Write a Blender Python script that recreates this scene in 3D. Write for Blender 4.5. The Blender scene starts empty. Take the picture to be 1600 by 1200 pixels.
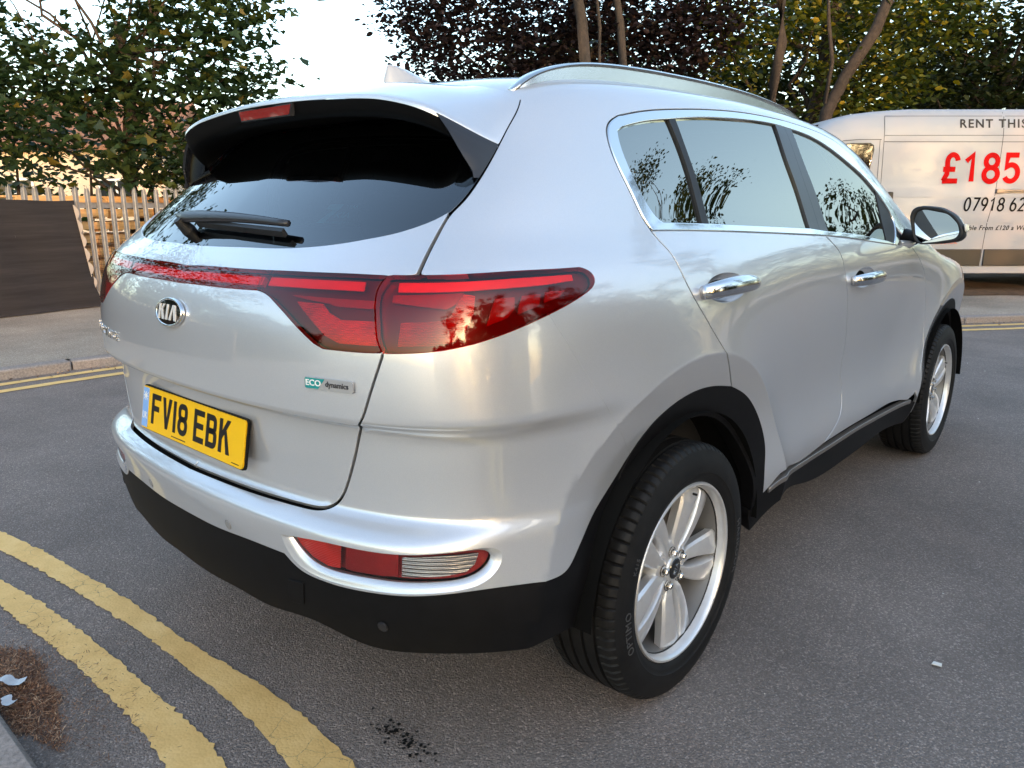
import bpy, bmesh, math, random
import numpy as np
from mathutils import Vector, Matrix
from mathutils.geometry import delaunay_2d_cdt

scene = bpy.context.scene
COL = scene.collection
R = math.radians
PI = math.pi

# ------------------------------------------------------------------ camera
cam_d = bpy.data.cameras.new('camera')
cam_d.sensor_width = 36.0
cam_d.lens = 26.4536
cam_d.clip_start = 0.05
cam_d.clip_end = 3000
cam = bpy.data.objects.new('camera', cam_d)
COL.objects.link(cam)
CAM_POS = Vector((1.75632, -1.64609, 1.27222))
cam.location = CAM_POS
cam.rotation_euler = (R(90) - 0.231730, 0, -((-0.725227)))
scene.camera = cam

# ------------------------------------------------------------------ sky, sun, exposure
SUN_EL = R(9)
SUN_DIR = Vector((0.90, -0.43, 0)).normalized()          # towards the sun, on the ground
SUN_AZ = math.atan2(SUN_DIR.x, SUN_DIR.y)                # clockwise from +y
world = bpy.data.worlds.new('World')
scene.world = world
world.use_nodes = True
wn = world.node_tree.nodes
wl = world.node_tree.links
sky = wn.new('ShaderNodeTexSky')
sky.sky_type = 'NISHITA'
sky.sun_disc = False
sky.sun_elevation = SUN_EL
sky.sun_rotation = SUN_AZ
sky.altitude = 50
sky.air_density = 1.0
sky.dust_density = 2.8
sky.ozone_density = 1.0
wl.new(sky.outputs[0], wn['Background'].inputs[0])
wn['Background'].inputs[1].default_value = 0.15

sun_d = bpy.data.lights.new('sun', 'SUN')
sun_d.energy = 0.40
sun_d.angle = R(0.6)
sun_d.color = (1.0, 0.46, 0.20)
sun = bpy.data.objects.new('sun', sun_d)
COL.objects.link(sun)
sd = Vector((SUN_DIR.x*math.cos(SUN_EL), SUN_DIR.y*math.cos(SUN_EL), math.sin(SUN_EL)))
sun.rotation_euler = (-sd).to_track_quat('-Z', 'Y').to_euler()
sun.location = sd*60

scene.view_settings.view_transform = 'Standard'
scene.view_settings.look = 'None'
scene.view_settings.exposure = 2.5
scene.view_settings.gamma = 1.0
scene.view_settings.use_curve_mapping = False
scene.render.engine = 'CYCLES'
scene.cycles.use_denoising = True
scene.cycles.max_bounces = 10
scene.cycles.transparent_max_bounces = 16
scene.cycles.sample_clamp_indirect = 6
# ------------------------------------------------------------------ helpers
rng = random.Random(7)
nrng = np.random.default_rng(11)

def tag(o, label=None, cat=None, group=None, kind=None):
    if label: o['label'] = label
    if cat: o['category'] = cat
    if group: o['group'] = group
    if kind: o['kind'] = kind
    return o

def thing(name, label, cat, loc=(0, 0, 0), rz=0.0, group=None):
    o = bpy.data.objects.new(name, None)
    o.empty_display_size = 0.2
    COL.objects.link(o)
    o.location = loc
    o.rotation_euler = (0, 0, rz)
    return tag(o, label, cat, group)

def link(name, me, parent=None, mats=None):
    o = bpy.data.objects.new(name, me)
    COL.objects.link(o)
    if parent is not None: o.parent = parent
    if mats is not None:
        for m in (mats if isinstance(mats, (list, tuple)) else [mats]): me.materials.append(m)
    return o

def mesh_py(name, V, F, smooth=False):
    me = bpy.data.meshes.new(name)
    me.from_pydata([tuple(map(float, v)) for v in V], [], [tuple(map(int, f)) for f in F])
    if smooth: me.polygons.foreach_set('use_smooth', [True]*len(me.polygons))
    me.update()
    return me

def mesh_np(name, V, F, smooth=False):
    """V (n,3), F (m,k) numpy arrays, quick for many faces"""
    V = np.asarray(V, np.float32); F = np.asarray(F, np.int32)
    me = bpy.data.meshes.new(name)
    k = F.shape[1]
    me.vertices.add(len(V)); me.vertices.foreach_set('co', V.ravel())
    me.loops.add(F.size); me.loops.foreach_set('vertex_index', F.ravel())
    me.polygons.add(len(F)); me.polygons.foreach_set('loop_start', np.arange(len(F), dtype=np.int32)*k)
    me.polygons.foreach_set('loop_total', np.full(len(F), k, np.int32))
    if smooth: me.polygons.foreach_set('use_smooth', np.ones(len(F), bool))
    me.update(calc_edges=True)
    return me

class MB:
    """collects simple shapes into one mesh"""
    def __init__(s): s.V, s.F = [], []
    def add(s, V, F):
        b = len(s.V); s.V += [tuple(v) for v in V]; s.F += [tuple(i+b for i in f) for f in F]; return s
    def box(s, c, d, rot=None, bev=0.0):
        x, y, z = [q/2 for q in d]
        if bev > 0:
            b = min(bev, x*.9, y*.9, z*.9)
            bm = bmesh.new(); bmesh.ops.create_cube(bm, size=1)
            for v in bm.verts: v.co = Vector((v.co.x*2*x, v.co.y*2*y, v.co.z*2*z))
            bmesh.ops.bevel(bm, geom=list(bm.edges), offset=b, segments=1, affect='EDGES')
            bm.verts.index_update()
            V = [v.co.copy() for v in bm.verts]; F = [[v.index for v in f.verts] for f in bm.faces]; bm.free()
        else:
            V = [Vector((sx*x, sy*y, sz*z)) for sx in (-1, 1) for sy in (-1, 1) for sz in (-1, 1)]
            F = [(0,1,3,2), (4,6,7,5), (0,4,5,1), (2,3,7,6), (0,2,6,4), (1,5,7,3)]
        if rot is not None: V = [rot @ v for v in V]
        return s.add([v+Vector(c) for v in V], F)
    def prism(s, pts, n, d):
        """pts: closed planar outline (3D), pushed by vector d"""
        k = len(pts); A = [Vector(p) for p in pts]; B = [p+Vector(d) for p in A]
        F = [tuple(range(k))[::-1], tuple(range(k, 2*k))] + [(i, (i+1) % k, k+(i+1) % k, k+i) for i in range(k)]
        return s.add(A+B, F)
    def tube(s, path, rad, n=8, cap=True):
        P = [Vector(p) for p in path]
        rad = rad if isinstance(rad, (list, tuple)) else [rad]*len(P)
        V = []; up = Vector((0, 0, 1))
        for i, p in enumerate(P):
            t = (P[min(i+1, len(P)-1)]-P[max(i-1, 0)]).normalized()
            a = t.cross(up)
            if a.length < 1e-3: a = t.cross(Vector((1, 0, 0)))
            a.normalize(); b = t.cross(a)
            for k in range(n):
                q = 2*PI*k/n
                V.append(p + (a*math.cos(q)+b*math.sin(q))*rad[i])
        F = [(i*n+k, i*n+(k+1) % n, (i+1)*n+(k+1) % n, (i+1)*n+k) for i in range(len(P)-1) for k in range(n)]
        if cap: F += [tuple(range(n))[::-1], tuple(range((len(P)-1)*n, len(P)*n))]
        return s.add(V, F)
    def lathe(s, prof, axis='x', n=32, c=(0, 0, 0)):
        """prof: (axial, radius) pairs"""
        V = []; m = len(prof)
        for k in range(n):
            q = 2*PI*k/n
            for a, r in prof:
                if axis == 'x': v = (a, r*math.cos(q), r*math.sin(q))
                elif axis == 'y': v = (r*math.cos(q), a, r*math.sin(q))
                else: v = (r*math.cos(q), r*math.sin(q), a)
                V.append(Vector(v)+Vector(c))
        F = [(k*m+i, k*m+i+1, ((k+1) % n)*m+i+1, ((k+1) % n)*m+i) for k in range(n) for i in range(m-1)]
        return s.add(V, F)
    def mesh(s, name, smooth=False, angle=None):
        me = mesh_py(name, s.V, s.F, smooth)
        bm = bmesh.new(); bm.from_mesh(me)
        bmesh.ops.recalc_face_normals(bm, faces=bm.faces)
        bm.to_mesh(me); bm.free()
        if angle is not None:
            me.polygons.foreach_set('use_smooth', [True]*len(me.polygons))
            me.set_sharp_from_angle(angle=R(angle))
        return me
    def build(s, name, mat, parent=None, smooth=False, angle=None):
        return link(name, s.mesh(name, smooth, angle), parent, mat)

# ---- materials
def mat(name):
    m = bpy.data.materials.new(name); m.use_nodes = True
    nt = m.node_tree
    return m, nt, nt.nodes['Principled BSDF']

def node(nt, kind, **kw):
    n = nt.nodes.new(kind)
    for k, v in kw.items():
        if k.startswith('i_'): n.inputs[k[2:].replace('_', ' ')].default_value = v
        elif k.startswith('n'): n.inputs[int(k[1:])].default_value = v
        else: setattr(n, k, v)
    return n

def ramp(nt, fac, stops):
    r = nt.nodes.new('ShaderNodeValToRGB')
    e = r.color_ramp.elements
    while len(e) < len(stops): e.new(0.5)
    for q, (p, c) in zip(e, stops):
        q.position = p; q.color = (*c, 1) if len(c) == 3 else c
    nt.links.new(fac, r.inputs[0])
    return r

def noise(nt, scale, detail=4, rough=.6, vec=None, kind='Object'):
    n = nt.nodes.new('ShaderNodeTexNoise')
    n.inputs['Scale'].default_value = scale; n.inputs['Detail'].default_value = detail; n.inputs['Roughness'].default_value = rough
    if vec is None:
        tc = nt.nodes.new('ShaderNodeTexCoord'); vec = tc.outputs[kind]
    nt.links.new(vec, n.inputs['Vector'])
    return n

def bump(nt, b, height, strength=.3, dist=.01):
    n = nt.nodes.new('ShaderNodeBump'); n.inputs['Strength'].default_value = strength; n.inputs['Distance'].default_value = dist
    nt.links.new(height, n.inputs['Height']); nt.links.new(n.outputs[0], b.inputs['Normal'])
    return n

def simple(name, col, rough=.5, metal=0.0, spec=.5, coat=0.0, var=0.0, vscale=8.0, bmp=0.0, bscale=200.0, bdist=.002):
    m, nt, b = mat(name)
    b.inputs['Base Color'].default_value = (*col, 1); b.inputs['Roughness'].default_value = rough
    b.inputs['Metallic'].default_value = metal; b.inputs['Specular IOR Level'].default_value = spec
    b.inputs['Coat Weight'].default_value = coat; b.inputs['Coat Roughness'].default_value = .03
    if var > 0:
        n = noise(nt, vscale, 5, .65)
        lo = tuple(c*(1-var) for c in col); hi = tuple(min(1, c*(1+var)) for c in col)
        r = ramp(nt, n.outputs[0], [(.3, lo), (.7, hi)])
        nt.links.new(r.outputs[0], b.inputs['Base Color'])
    if bmp > 0:
        n2 = noise(nt, bscale, 3, .6); bump(nt, b, n2.outputs[0], bmp, bdist)
    return m

def text_mesh(name, body, size, extrude=0.0, offset=0.0, align='CENTER', sx=1.0, shear=0.0, spacing=1.0, res=4):
    """flat lettering as a mesh in its own xy plane"""
    cu = bpy.data.curves.new(name, 'FONT')
    cu.body = body; cu.size = size; cu.extrude = extrude; cu.offset = offset; cu.align_x = align; cu.align_y = 'CENTER'
    cu.shear = shear; cu.space_character = spacing; cu.resolution_u = res
    o = bpy.data.objects.new(name, cu); COL.objects.link(o)
    dg = bpy.context.evaluated_depsgraph_get(); dg.update()
    me = bpy.data.meshes.new_from_object(o.evaluated_get(dg))
    bpy.data.objects.remove(o); bpy.data.curves.remove(cu)
    me.name = name
    if sx != 1.0: me.transform(Matrix.Diagonal((sx, 1, 1, 1)))
    return me

def frame(o, x, y, origin):
    """matrix with the given x and y axes"""
    X = Vector(x).normalized(); Y = Vector(y); Y = (Y-X*Y.dot(X)).normalized(); Z = X.cross(Y)
    M = Matrix(((X.x, Y.x, Z.x, origin[0]), (X.y, Y.y, Z.y, origin[1]), (X.z, Y.z, Z.z, origin[2]), (0, 0, 0, 1)))
    return M
# ----------------------------------------------------------------------------
# the car's outer skin: one smooth implicit surface, x right, y forward, z up,
# metres, origin on the ground under the middle of the rear axle
# ----------------------------------------------------------------------------
class Spl:
    """natural cubic spline"""
    def __init__(s, pts):
        x = np.array([p[0] for p in pts], float); y = np.array([p[1] for p in pts], float)
        n = len(x); h = np.diff(x); A = np.eye(n); b = np.zeros(n)
        for i in range(1, n - 1):
            A[i, i-1] = h[i-1]; A[i, i] = 2*(h[i-1]+h[i]); A[i, i+1] = h[i]
            b[i] = 6*((y[i+1]-y[i])/h[i] - (y[i]-y[i-1])/h[i-1])
        s.x, s.y, s.h, s.m = x, y, h, np.linalg.solve(A, b)
    def __call__(s, q):
        q = np.asarray(q, float); qc = np.clip(q, s.x[0], s.x[-1])
        i = np.clip(np.searchsorted(s.x, qc) - 1, 0, len(s.h) - 1)
        h = s.h[i]; a = (s.x[i+1]-qc)/h; b = (qc-s.x[i])/h
        v = a*s.y[i] + b*s.y[i+1] + ((a**3-a)*s.m[i] + (b**3-b)*s.m[i+1])*h*h/6
        k0 = (s.y[1]-s.y[0])/s.h[0] - s.h[0]*s.m[1]/6
        k1 = (s.y[-1]-s.y[-2])/s.h[-1] + s.h[-1]*s.m[-2]/6
        return v + np.where(q < s.x[0], (q-s.x[0])*k0, 0) + np.where(q > s.x[-1], (q-s.x[-1])*k1, 0)

def smax(a, b, k): return 0.5*(a + b + np.sqrt((a-b)**2 + k*k))
def sstep(e0, e1, v):
    t = np.clip((v-e0)/(e1-e0), 0, 1); return t*t*t*(t*(6*t-15)+10)

HUB_Z, WB = 0.343, 2.67
SP_SIDE = Spl([(.14,.80),(.22,.845),(.30,.872),(.38,.878),(.44,.886),(.49,.888),(.54,.881),(.61,.870),(.70,.868),(.80,.879),(.92,.893),(1.02,.897),(1.09,.890),(1.15,.873),(1.20,.850),(1.26,.823),(1.34,.790),(1.42,.757),(1.50,.722),(1.56,.692),(1.62,.655)])
SP_PLAN = Spl([(-1.0,-.085),(-.8,-.055),(-.5,-.022),(-.2,-.006),(.2,0),(.8,.003),(1.6,.004),(2.2,-.002),(2.7,-.012),(3.1,-.045),(3.4,-.11),(3.7,-.22)])
SP_TOPIN = Spl([(-1.0,-.42),(-.6,-.30),(-.3,-.19),(0,-.11),(.4,-.04),(.9,0),(1.5,0),(2.0,-.06),(2.6,-.10)])
SP_REAR = Spl([(.16,-.70),(.22,-.765),(.30,-.825),(.40,-.862),(.50,-.880),(.57,-.890),(.605,-.894),(.622,-.891),(.638,-.874),(.650,-.853),(.660,-.841),(.675,-.838),(.72,-.840),(.78,-.842),(.84,-.845),(.90,-.860),(.96,-.870),(1.02,-.871),(1.08,-.858),(1.13,-.832),(1.17,-.798),(1.21,-.757),(1.28,-.683),(1.36,-.592),(1.44,-.500),(1.52,-.405),(1.6,-.31)])
SP_ROOF = Spl([(-.75,1.480),(-.58,1.530),(-.4,1.574),(-.2,1.610),(0,1.630),(.4,1.646),(.8,1.648),(1.2,1.632),(1.45,1.602),(1.62,1.553),(1.8,1.463),(2.1,1.300),(2.3,1.207),(2.42,1.167),(2.6,1.135),(2.9,1.092),(3.2,1.027),(3.4,.945)])
SP_BOW2 = Spl([(.3,.10),(.7,.10),(1.05,.085),(1.2,.10),(1.4,.165),(1.5,.125),(1.6,.07)])
SP_BOW4 = Spl([(.3,.13),(.60,.13),(.70,.165),(.85,.175),(1.05,.16),(1.2,.15),(1.4,.20),(1.5,.14),(1.6,.07)])

def body_side(y, z):
    x = SP_SIDE(z) + SP_PLAN(y)
    x = x + SP_TOPIN(y)*np.maximum(z-1.08, 0)**1.6*1.15
    x = x + .030*lip_prof(z, .4*(1-sstep(-.75, -.45, y)))*(1-sstep(-.78, -.12, y))
    for yc, amp in ((0.0, .046), (WB, .050)):
        d = np.sqrt((y-yc)**2 + (z-HUB_Z)**2*(1.0 if yc else 1.0))
        up = amp*np.exp(-np.maximum(d-.579, 0)/.15)*(1-sstep(.75, 1.1, d))            # swell out towards the arch
        dn = amp - .17*np.maximum(.579-d, 0)                            # the flat lip round the opening
        w = sstep(.570, .588, d)
        f = up*w + dn*(1-w)
        f = f*sstep(.20, .42, z)
        x = x + np.where(d > 1.1, 0, f)
    return x

def body_rear(x, z):
    ax = np.abs(x)
    y = SP_REAR(z) + SP_BOW2(z)*x**2 + SP_BOW4(z)*x**4
    return y - .033*lip_prof(z, 1-.6*sstep(.60, .90, ax))

def lip_prof(z, sharp):
    """the crease under the tail lamps: a crisp lip on the tailgate, a soft swell round the corner"""
    return (sharp*sstep(.842, .866, z) + (1-sharp)*sstep(.815, .882, z))*(1-np.clip((z-.872)/.205, 0, 1))**1.8

def body_F(P):
    x, y, z = np.abs(P[..., 0]), P[..., 1], P[..., 2]
    a = x - body_side(y, z)
    sl = np.sqrt(1 + np.where(z > 1.15, 0.9*sstep(1.12, 1.25, z), 0))   # slope of the raked tailgate
    b = (body_rear(np.minimum(x, 1.05), z) - y)/sl
    kk = .14 + .01*sstep(.7, 1.1, z) - .05*sstep(1.1, 1.4, z)
    f = smax(a, b, kk)
    c = (z - (SP_ROOF(y) - .006 - .075*x**2 - .08*np.maximum(x-.3, 0)**2))/np.sqrt(1 + .25*sstep(1.3, 1.7, y)*(1-sstep(2.3, 2.5, y)))
    f = smax(f, c, .045)
    d = (y - (3.585 - .28*x**2 - .10*x**4 - .25*np.maximum(z-.75, 0)**2 - .5*np.maximum(.45-z, 0)**2))
    return smax(f, d, .10)

# parameters (s, t) of a point on the skin: rays leave a rounded box inside the car
CX, CY0, CY1, CZ = 0.30, -0.20, 3.0, 1.15      # axis of the rear corner, of the front corner, shoulder height
QR = 0.55                                     # nominal corner radius so that s, t are close to metres
def st_ray(s, t):
    s = np.asarray(s, float); t = np.asarray(t, float)
    arc = QR*np.pi/2
    # s = 0 at the rear centre, grows along the right-hand side
    s1, s2 = CX, CX + arc; s3 = s2 + (CY1-CY0); s4 = s3 + arc
    th = np.clip((s-s1)/QR, 0, np.pi/2); th2 = np.clip((s-s3)/QR, 0, np.pi/2)
    ox = np.where(s < s1, s, np.where(s > s4, CX-(s-s4), CX)); oy = np.where(s < s2, CY0, np.where(s > s3, CY1, CY0+(s-s2)))
    ang = th + th2
    dx, dy = np.sin(ang), -np.cos(ang)
    el = np.clip((t-CZ)/QR, 0, None); oz = np.minimum(t, CZ)
    O = np.stack([ox, oy, oz], -1); D = np.stack([dx*np.cos(el), dy*np.cos(el), np.sin(el)], -1)
    return O, D

def to_st(P):
    P = np.asarray(P, float); x, y, z = P[..., 0], P[..., 1], P[..., 2]
    arc = QR*np.pi/2; s2 = CX+arc; s3 = s2+CY1-CY0
    corner = (y < CY0) & (x > CX); fcorner = (y > CY1) & (x > CX)
    rear = (y < CY0) & (x <= CX); front = (y > CY1) & (x <= CX)
    th = np.arctan2(x-CX, CY0-y); th2 = np.arctan2(y-CY1, x-CX)
    s = np.where(rear, x, np.where(corner, CX+QR*th, np.where(fcorner, s3+QR*th2, np.where(front, s3+arc+CX-x, s2+y-CY0))))
    r = np.where(rear, CY0-y, np.where(corner, np.hypot(x-CX, y-CY0), np.where(fcorner, np.hypot(x-CX, y-CY1), np.where(front, y-CY1, x-CX))))
    el = np.arctan2(z-CZ, r)
    t = np.where(z <= CZ, z, CZ+QR*el)
    return np.stack([s, t], -1)

def cast(O, D, t0=0.05, t1=1.6, n=26):
    lo = np.full(O.shape[:-1], t0); hi = np.full(O.shape[:-1], t1)
    for _ in range(n):
        m = (lo+hi)/2; v = body_F(O + m[..., None]*D) > 0
        hi = np.where(v, m, hi); lo = np.where(v, lo, m)
    return O + ((lo+hi)/2)[..., None]*D

def skin(s, t):
    O, D = st_ray(s, t); return cast(O, D)

def skin_normal(P, e=1.5e-3):
    g = np.stack([body_F(P+np.eye(3)[i]*e) - body_F(P-np.eye(3)[i]*e) for i in range(3)], -1)
    return g/np.linalg.norm(g, axis=-1, keepdims=True)
# outline curves of the panels, (s, t) on the skin
SEG = {k: np.array(v, float) for k, v in {
'gate_shut_up': [(0.9869,1.6320),(0.9505,1.5910),(0.9023,1.5424),(0.8525,1.4784),(0.8095,1.4125),(0.7775,1.3611),(0.7510,1.3200),(0.7268,1.2878),(0.7049,1.2645),(0.6885,1.2299),(0.6757,1.1990),(0.6580,1.1465)],
'gate_shut_low': [(0.6106,1.0069),(0.6031,0.9813),(0.5895,0.9342),(0.5797,0.8997),(0.5732,0.8775),(0.5513,0.8439)],
'gate_shut_low2': [(0.5513,0.8439),(0.5427,0.8148),(0.5352,0.7836),(0.5246,0.7500),(0.5117,0.7125),(0.5011,0.6890),(0.4876,0.6689),(0.4734,0.6577),(0.4567,0.6530),(0.4185,0.6507),(0.3671,0.6499),(0.2548,0.6483),(0.1068,0.6472),(0.0112,0.6464)],
'glass_low': [(-0.0178,1.1815),(0.0403,1.1818),(0.1882,1.1844),(0.2914,1.1859),(0.3638,1.1896),(0.4303,1.1953),(0.4886,1.2029),(0.5437,1.2126),(0.5948,1.2226),(0.6444,1.2387),(0.6808,1.2546),(0.7033,1.2693)],
'bar_top': [(-0.1002,1.1375),(0.0561,1.1389),(0.2059,1.1404),(0.3181,1.1416)],
'bar_end': [(0.3181,1.1416),(0.3145,1.1301),(0.3135,1.1186),(0.3188,1.1037)],
'bar_low': [(0.3188,1.1037),(0.1942,1.1013),(0.0388,1.1009),(-0.0556,1.1001)],
'lin_top': [(0.3181,1.1416),(0.3988,1.1432),(0.4424,1.1436),(0.5261,1.1448),(0.6067,1.1442)],
'lin_split': [(0.6067,1.1442),(0.5974,1.1327),(0.5926,1.1213),(0.5924,1.1043),(0.5929,1.0895),(0.5972,1.0575),(0.6015,1.0204),(0.6095,1.0068)],
'lin_low': [(0.6095,1.0068),(0.5691,1.0050),(0.5250,1.0053),(0.5006,1.0053)],
'lin_low2': [(0.5006,1.0053),(0.4906,1.0075),(0.4802,1.0138)],
'lin_diag': [(0.4802,1.0138),(0.4457,1.0376),(0.4074,1.0651),(0.3606,1.0927)],
'lin_diag2': [(0.3606,1.0927),(0.3467,1.0999),(0.3325,1.1027),(0.3188,1.1037)],
'lout_top': [(0.6089,1.1448),(0.6581,1.1459),(0.6990,1.1469),(0.7350,1.1482),(0.7782,1.1499),(0.8257,1.1510),(0.8993,1.1508),(0.9661,1.1509)],
'lout_tip': [(0.9661,1.1509),(0.9834,1.1476),(0.9993,1.1379),(1.0040,1.1262),(0.9973,1.1165),(0.9732,1.1037)],
'lout_low': [(0.9732,1.1037),(0.9270,1.0852),(0.8788,1.0683),(0.8168,1.0468),(0.7730,1.0326),(0.7330,1.0211),(0.6943,1.0133),(0.6541,1.0086),(0.6100,1.0060)],
'seam': [(0.8788,1.0683),(0.9201,1.0004),(0.9792,0.9056),(1.0389,0.8208),(1.0688,0.7833),(1.1040,0.7432),(1.1222,0.7235)],
'black_top': [(-0.0341,0.5344),(0.0252,0.5375),(0.1369,0.5372),(0.2874,0.5447),(0.3830,0.5451)],
'black_top2': [(0.3830,0.5451),(0.3998,0.5287),(0.4188,0.5163),(0.4569,0.5090),(0.5103,0.5074),(0.5750,0.5119),(0.6320,0.5181),(0.6837,0.5265),(0.7331,0.5325),(0.7716,0.5331),(0.8035,0.5310),(0.8508,0.5269),(0.8792,0.5230),(0.9058,0.5196),(0.9224,0.5255),(0.9367,0.5414),(0.9680,0.5777),(1.0006,0.6163),(1.0555,0.6577),(1.1222,0.7235)],
'arch_out': [(1.1222,0.7235),(1.1806,0.7763),(1.2542,0.8105),(1.3387,0.8283),(1.4388,0.8284),(1.5548,0.8076)],
'arch_out2': [(1.5548,0.8076),(1.6474,0.7687),(1.7388,0.7016),(1.7931,0.6330),(1.8123,0.5712),(1.8049,0.5022),(1.8170,0.4286)],
'black_low': [(0.0238,0.3646),(0.1763,0.3702),(0.2778,0.3677),(0.4306,0.3872),(0.5063,0.3734),(0.5573,0.3663),(0.6370,0.3771),(0.7188,0.3866),(0.7987,0.3801)],
'rdoor_rear': [(1.2564,1.2207),(1.2691,1.1967),(1.2910,1.1681),(1.2978,1.1485),(1.3010,1.1296),(1.3232,1.0769),(1.3631,1.0255),(1.4096,0.9712),(1.4538,0.9245),(1.4742,0.9036),(1.5149,0.8574),(1.5563,0.8073)],
'bshut': [(2.2792,1.1800),(2.3293,1.1500),(2.3689,1.1213),(2.4040,1.0470),(2.4436,0.9740),(2.5028,0.8493),(2.5366,0.7642),(2.5376,0.7109),(2.5550,0.6525),(2.5646,0.6026),(2.5538,0.5472),(2.4974,0.4991),(2.4187,0.4660),(2.3814,0.4494)],
'fdoor_front': [(3.2460,1.1057),(3.3957,1.0284),(3.4496,0.9834),(3.5040,0.8939),(3.5344,0.8037),(3.5389,0.6940),(3.5270,0.6279),(3.4865,0.5628),(3.4325,0.4468)],
'door_low': [(1.8741,0.4653),(2.0370,0.4624),(2.3814,0.4494),(2.6580,0.4512),(3.0253,0.4448),(3.2217,0.4409),(3.3760,0.4191)],
'sill_top': [(1.8190,0.4238),(1.8584,0.4415),(2.0465,0.4452),(2.4434,0.4216),(2.7618,0.4208),(3.1457,0.4070),(3.3433,0.4095),(3.4044,0.4098)],
'dlo_rear': [(1.2564,1.2207),(1.2470,1.2438),(1.2395,1.3052),(1.2307,1.3866),(1.2330,1.4473),(1.2443,1.4918),(1.2579,1.5172),(1.2858,1.5379),(1.3227,1.5522)],
'dlo_top': [(1.3227,1.5522),(1.4201,1.5679),(1.5589,1.5809),(1.7120,1.5902),(1.8834,1.5971),(2.0740,1.5990),(2.2614,1.5938)],
'dlo_topf': [(2.2614,1.5938),(2.4914,1.5759),(2.6606,1.5515),(2.7839,1.5161),(2.9182,1.4560),(3.0570,1.3769),(3.1312,1.3168),(3.1691,1.2483),(3.2057,1.1826)],
'dlo_low': [(1.2564,1.2207),(1.3578,1.2182),(1.4526,1.2150),(1.6812,1.2059),(1.9565,1.1932),(2.2770,1.1780),(2.5176,1.1624),(2.8195,1.1368),(3.0220,1.1221)],
'gl_q_rear': [(1.3190,1.2367),(1.2972,1.2498),(1.2841,1.2765),(1.2705,1.3404),(1.2680,1.4147),(1.2755,1.4723),(1.2865,1.5035)],
'gl_q_top': [(1.2865,1.5035),(1.3040,1.5144),(1.3314,1.5226),(1.4174,1.5385),(1.5352,1.5498)],
'gl_top': [(1.5352,1.5498),(1.6883,1.5627),(1.8567,1.5699),(2.0461,1.5740),(2.1897,1.5717)],
'gl_low': [(1.3190,1.2367),(1.4943,1.2305),(1.5376,1.2285),(1.7822,1.2178),(2.1752,1.2013)],
'div_l': [(1.5352,1.5498),(1.5337,1.4880),(1.5225,1.3589),(1.4943,1.2305)],
'div_r': [(1.5677,1.5523),(1.5580,1.4610),(1.5515,1.3592),(1.5278,1.2289)],
'bp_l': [(2.1897,1.5717),(2.1721,1.4516),(2.1801,1.3392),(2.1752,1.2013)],
'bp_m': [(2.2527,1.5790),(2.2490,1.4050),(2.2560,1.2360),(2.2517,1.1911)],
'bp_r': [(2.3059,1.5623),(2.3023,1.4465),(2.3202,1.3328),(2.3200,1.1882)],
'gf_top': [(2.3059,1.5623),(2.4541,1.5459),(2.6097,1.5089),(2.7759,1.4525),(2.9198,1.3938),(3.0000,1.3455)],
'gf_front': [(3.0000,1.3455),(2.9804,1.2860),(2.9494,1.2136),(2.9129,1.1395)],
'gf_low': [(2.3200,1.1882),(2.5173,1.1765),(2.7175,1.1586),(2.9129,1.1395)],
'fog': [(0.4030,0.5937),(0.4706,0.5990),(0.5372,0.6012),(0.5958,0.6022),(0.6485,0.6061),(0.6978,0.6112),(0.7473,0.6131),(0.7691,0.6106),(0.7774,0.6031),(0.7727,0.5862),(0.7594,0.5704),(0.7390,0.5593),(0.6970,0.5520),(0.6468,0.5456),(0.5923,0.5409),(0.5311,0.5368),(0.4789,0.5358),(0.4433,0.5465),(0.4194,0.5697)],
'fog_ring': [(0.3830,0.5920),(0.4711,0.6049),(0.5375,0.6068),(0.5959,0.6076),(0.6485,0.6106),(0.6978,0.6155),(0.7474,0.6174),(0.7788,0.6148),(0.7926,0.6021),(0.7887,0.5800),(0.7699,0.5534),(0.7432,0.5403),(0.6967,0.5330),(0.6408,0.5240),(0.5790,0.5175),(0.5219,0.5135),(0.4580,0.5157),(0.4179,0.5287),(0.3935,0.5550)],
'sill_low': [(1.7748,0.3624),(1.8827,0.3780),(2.2615,0.3559),(2.6422,0.3311),(2.9040,0.3337),(3.1875,0.3406),(3.4352,0.3528)],
'ri_a': [(0.4046,1.1031),(0.5933,1.1021),(0.5936,1.0884),(0.5130,1.0885),(0.4957,1.0933),(0.4383,1.0992)],
'ri_b': [(0.4220,1.0908),(0.4824,1.0901),(0.4992,1.0734),(0.5243,1.0621),(0.5953,1.0632),(0.5988,1.0191),(0.5246,1.0180),(0.4956,1.0299)],
'ro_a': [(0.6186,1.1144),(0.7345,1.1199),(0.7235,1.1011),(0.7070,1.0912),(0.6178,1.1020)],
'ro_b': [(0.6346,1.0628),(0.6676,1.0649),(0.7003,1.0674),(0.7156,1.0787),(0.7235,1.0978),(0.7354,1.1176),(0.7523,1.1138),(0.7494,1.0822),(0.7343,1.0449),(0.7171,1.0292),(0.6716,1.0212),(0.6302,1.0197)],
'ro_c': [(0.7869,1.1064),(0.8208,1.1071),(0.8191,1.0845),(0.8061,1.0697),(0.7711,1.0566)],
'ro_d': [(0.8356,1.1078),(0.8725,1.1097),(0.8674,1.0886),(0.8249,1.0745)],
'ro_e': [(0.8837,1.1125),(0.9271,1.1123),(0.9132,1.1017),(0.8791,1.0924)],
'fog_a': [(0.4110,0.5931),(0.4775,0.5981),(0.5142,0.5995),(0.5066,0.5438),(0.4797,0.5414),(0.4474,0.5525),(0.4231,0.5725)],
'fog_b': [(0.5244,0.5979),(0.5957,0.6002),(0.6205,0.6003),(0.6174,0.5506),(0.5927,0.5468),(0.5317,0.5423),(0.5172,0.5425)],
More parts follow.
